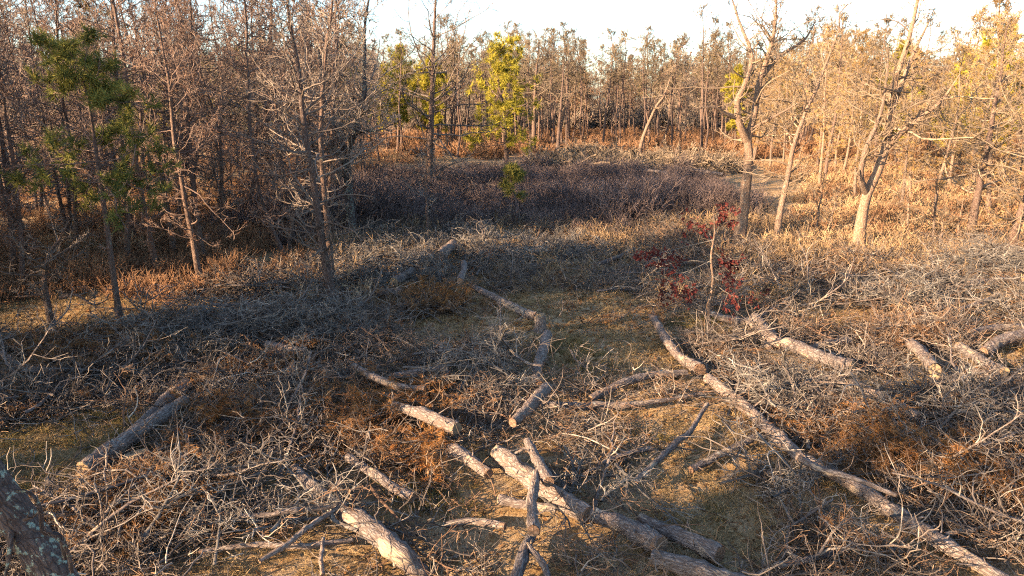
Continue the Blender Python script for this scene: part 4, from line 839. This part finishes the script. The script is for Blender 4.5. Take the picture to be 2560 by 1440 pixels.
def tuft_mb(n=34, h=0.28, w=0.007, spread=0.6):
    mb = MB(); st = rng.normal(0, 0.06, (n, 3))*[1, 1, 0]; d = rng.normal(0, spread, (n, 3)); d[:, 2] = 1; d = norm(d)
    L = (h*rng.uniform(0.5, 1.2, n))[:, None]; s = norm(np.cross(d, rng.normal(0, 1, (n, 3))))*w/2
    m = st+d*L*0.55; e = st+d*L*0.9+d*[1, 1, 0]*L*0.5-np.array([0, 0, 1])*L*0.12
    V = np.stack([st-s, st+s, m+s*0.8, m-s*0.8, e], 1).reshape(-1, 3); i = np.arange(n)*5
    t = np.repeat(rng.uniform(0, 1, n), 5); mb.add(V, np.stack([i, i+1, i+2, i+3], -1), 0, t); mb.f.append((np.stack([i+3, i+2, i+4], -1), 0)); return mb
def scatter_where(n, xr, yr, dens, power=1.0):
    X = []; Y = []; c = 0
    for _ in range(40):
        x = rng.uniform(*xr, 20000); y = yr[0]+(yr[1]-yr[0])*rng.uniform(0, 1, 20000)**power
        k = (np.abs(x) < 0.75*y+1.2) & (rng.uniform(0, 1, 20000) < dens(x, y)); X.append(x[k]); Y.append(y[k]); c += k.sum()
        if c >= n: break
    x = np.concatenate(X)[:n]; y = np.concatenate(Y)[:n]; return x, y
def upright(x, y, tilt=0.1):
    n = len(x); return np.stack([x, y, hgt(x, y)-0.01], -1), np.stack([rng.normal(0, tilt, n), rng.normal(0, tilt, n), rng.uniform(0, 6.283, n)], -1)
THICKET = [Patch(1450, 500, 400, 56), Patch(1050, 500, 250, 62), Patch(760, 570, 220, 62), Patch(1300, 465, 300, 36), Patch(1650, 475, 160, 38)]
def build_undergrowth():
    ps = [shrub(30, 0.75 + 0.15*(q % 3), 0.45, 0.006).build('s', M[('shrub_purple', 'shrub_purple', 'shrub_purple', 'shrub_purple')[q]], link=False) for q in range(4)]
    x, y = scatter_where(3000, (-16, 22), (17, 50), lambda x, y: np.clip(cover(THICKET, x, y)*0.75+vnoise(x, y, 1.5, 12)*1.1+vnoise(x, y, 4.5, 14)*0.6-1.05, 0, 1)*(cover(THICKET, x, y) > 0)); p, r = upright(x, y, 0.18)
    instancer('shrub_thicket', ps, p, r, rng.uniform(0.3, 1.1, len(x))*(0.45+0.95*vnoise(x, y, 2.2, 31)), rng.integers(0, 4, len(x)), 'low thicket of bare purple-brown shrubs in the middle distance', 'shrubs')
    ps = [shrub(26, 0.6, 0.6, 0.006).build('s', M['shrub_brown'], link=False) for _ in range(4)]
    def dl(x, y): return (~inside(clearing, x, y))*(x < 4)*(1-cover(BARE[5:6], x, y))*np.clip(vnoise(x, y, 2.2, 8)*2.2-0.5, 0, 1)
    x, y = scatter_where(2200, (-32, 4), (11.5, 48), dl, 1.4); p, r = upright(x, y)
    instancer('wood_undergrowth', ps, p, r, rng.uniform(0.4, 1.0, len(x)), rng.integers(0, 4, len(x)), 'brown leafless undergrowth on the floor of the shaded wood', 'undergrowth')
    ps = [shrub(24, 0.42, 0.7, 0.008).build('s', M['shrub_brown' if q % 2 else 'shrub_tan'], link=False) for q in range(4)]
    def dr(x, y): return np.where(y > 50, 0.0, (~inside(clearing, x, y))*np.clip(vnoise(x, y, 2.5, 9)*2-0.35, 0, 1))*(y > 19)*(x > -14)
    x, y = scatter_where(800, (-14, 45), (19, 52), dr, 1.2); p, r = upright(x, y)
    instancer('sunny_undergrowth', ps, p, r, rng.uniform(0.6, 1.4, len(x)), rng.integers(0, 4, len(x)), 'tan dry undergrowth under the sunlit trees', 'undergrowth')
    ps = [shrub(26, 0.9, 0.6, 0.012).build('s', M['shrub_brown'], link=False) for _ in range(4)]
    x, y = scatter_where(1500, (-45, 55), (50, 95), lambda x, y: (~inside(clearing, x, y))*np.clip(vnoise(x, y, 3, 9)*2-0.35, 0, 1), 1.2); p, r = upright(x, y)
    instancer('far_undergrowth', ps, p, r, rng.uniform(0.6, 1.4, len(x)), rng.integers(0, 4, len(x)), 'brown undergrowth between the trunks of the far tree line', 'undergrowth')
    ps = [shrub(40, 2.6, 0.5, 0.03, 6).build('s', M['twig_dark'], link=False) for _ in range(3)]
    x, y = scatter_where(900, (-110, 110), (84, 150), lambda x, y: np.ones_like(x)); p, r = upright(x, y)
    instancer('deep_wood_understory', ps, p, r, rng.uniform(0.6, 1.5, len(x)), rng.integers(0, 3, len(x)), 'dark leafless understory deep in the wood behind the tree line', 'undergrowth')
    # dry scrub at the back of the clearing on the sunny side
    ps = [shrub(22, 0.45, 0.8, 0.005).build('s', M['shrub_tan'], link=False) for _ in range(3)]
    x, y = scatter_where(380, (-6, 20), (14, 30), lambda x, y: inside(clearing, x, y)*np.clip(vnoise(x, y, 1.6, 4)*1.8-0.45, 0, 1)*(1-0.9*cover(THICKET, x, y))); p, r = upright(x, y)
    instancer('dry_scrub', ps, p, r, rng.uniform(0.5, 1.3, len(x)), rng.integers(0, 3, len(x)), 'dry tan scrub at the back of the clearing', 'scrub')
    # grass
    ps = [tuft_mb(30, 0.2, 0.006, 0.9).build('g', M['grass'], link=False) for _ in range(4)]
    x, y = scatter_where(3600, (-18, 22), (5, 30), lambda x, y: 0.06+0.5*np.clip(vnoise(x, y, 1.2, 6)*2-0.9, 0, 1)*(y < 16)+0.75*cover(BARE, x, y), 1.5); p, r = upright(x, y, 0.2)
    instancer('dry_grass', ps, p, r, rng.uniform(0.35, 1.0, len(x)), rng.integers(0, 4, len(x)), 'dry straw-coloured grass tufts in the clearing', 'grass')
    ps = [tuft_mb(40, 0.2, 0.006, 0.8).build('g', M['grass_green'], link=False) for _ in range(3)]
    x, y = scatter_where(420, (-9, 12), (5, 24), lambda x, y: cover(GREEN, x, y)*0.5); p, r = upright(x, y, 0.2)
    instancer('green_grass', ps, p, r, rng.uniform(0.4, 1.2, len(x)), rng.integers(0, 3, len(x)), 'yellowish green grass patches on bare ground', 'grass')
    # the far brush pile in the sun
    PILE = [Patch(1560, 425, 230, 16), Patch(1730, 425, 120, 16), Patch(1480, 405, 90, 10)]
    x, y = scatter_where(420, (-2, 26), (35, 60), lambda x, y: cover(PILE, x, y)); n = len(x)
    p = np.stack([x, y, hgt(x, y)+rng.uniform(0, 0.55, n)], -1); r = np.stack([rng.normal(0, .25, n), rng.normal(0, .4, n), rng.uniform(0, 6.28, n)], -1)
    instancer('far_brush_pile', protos_from(4, twig='twig_tan', minr=0.011, r=0.035), p, r, rng.uniform(0.9, 1.8, n), rng.integers(0, 4, n), 'sunlit pile of pale cut brush before the far tree line', 'brush pile')
build_undergrowth()

def leaf_litter():
    # fallen needles, leaves, bark flakes and sawdust chips on the open ground
    x, y = scatter_where(30000, (-14, 16), (5, 22), lambda x, y: 0.25+0.75*cover(BARE, x, y), 1.5); n = len(x)
    a = rng.uniform(0, 6.283, n); L = rng.uniform(0.012, 0.05, n)*np.clip(y/9, 0.8, 1.6); w = L*rng.uniform(0.12, 0.6, n); tl = rng.normal(0, 0.35, (n, 2))
    u = np.stack([np.cos(a), np.sin(a), tl[:, 0]], -1)*L[:, None]; v = np.stack([-np.sin(a), np.cos(a), tl[:, 1]], -1)*w[:, None]
    c = np.stack([x, y, hgt(x, y)+0.03*(vnoise(x, y, 0.9, 3)-0.5)+0.016], -1)
    V = np.stack([c-u, c+v, c+u, c-v], 1).reshape(-1, 3); F = np.arange(4*n).reshape(-1, 4); t = np.repeat(rng.uniform(0, 1, n), 4)
    mb = MB(); k = rng.uniform(0, 1, n) < 0.5
    mb.add(V, F[k], 0, t); mb.f.append((F[~k], 1))
    tag(mb.build('leaf_litter', [M['needle_brown'], M['grass']], smooth=False), 'fallen needles, leaves and chips on the bare ground', 'litter', None, 'stuff')
leaf_litter()

def distant_wood():
    ps = []
    for i in range(3):
        a = dead_pine(h=9.5, r=0.12, n=40, t0=0.25, Lmax=2.6, twig='twig_tan', needles='needle_rust', nfrac=0.3, dense=0.9, minr=0.02, tuft_n=5, tuft_len=0.22, tuft_w=0.06) if i < 2 else live_pine(h=8.5, r=0.12, n=40, t0=0.15, Lmax=2.4, tn=8, tl=0.34, tw=0.07)
        m = [c for c in a.children if c.name.startswith('crown')][0]; t = [c for c in a.children if c.name.startswith('trunk')][0]
        for o in (m, t): o.parent = None; C.objects.unlink(o)
        bm = MB()
        for o, base in ((t, 0), (m, 1)):
            me = o.data; V = np.empty(len(me.vertices)*3); me.vertices.foreach_get('co', V)
            F3 = [tuple(p.vertices) for p in me.polygons if len(p.vertices) == 3]; F4 = [tuple(p.vertices) for p in me.polygons if len(p.vertices) == 4]
            m3 = np.array([p.material_index for p in me.polygons if len(p.vertices) == 3]) if F3 else None
            off = bm.n; bm.add(V.reshape(-1, 3), np.array(F4) if F4 else np.zeros((0, 4), int), base, rng.uniform(0.3, 0.7))
            if F3: bm.f.append((np.array(F3)+off, 2))
        ps.append(bm.build('w', [M['bark'], M['twig_tan'], M['needle_green' if i == 2 else 'needle_rust']], link=False)); bpy.data.objects.remove(a)
    x, y = scatter_where(760, (-130, 130), (80, 170), lambda x, y: np.ones_like(x)); p, r = upright(x, y, 0.03)
    instancer('distant_wood', ps, p, r, rng.uniform(0.85, 1.1, len(x)), rng.choice(3, len(x), p=[.44, .44, .12]), 'distant mass of trees closing the wood behind the tree line', 'wood')
distant_wood()

#print('TRIS', sum(sum(len(p.vertices)-2 for p in m.polygons) if len(m.polygons) < 200 else len(m.loops)-2*len(m.polygons) for m in bpy.data.meshes))
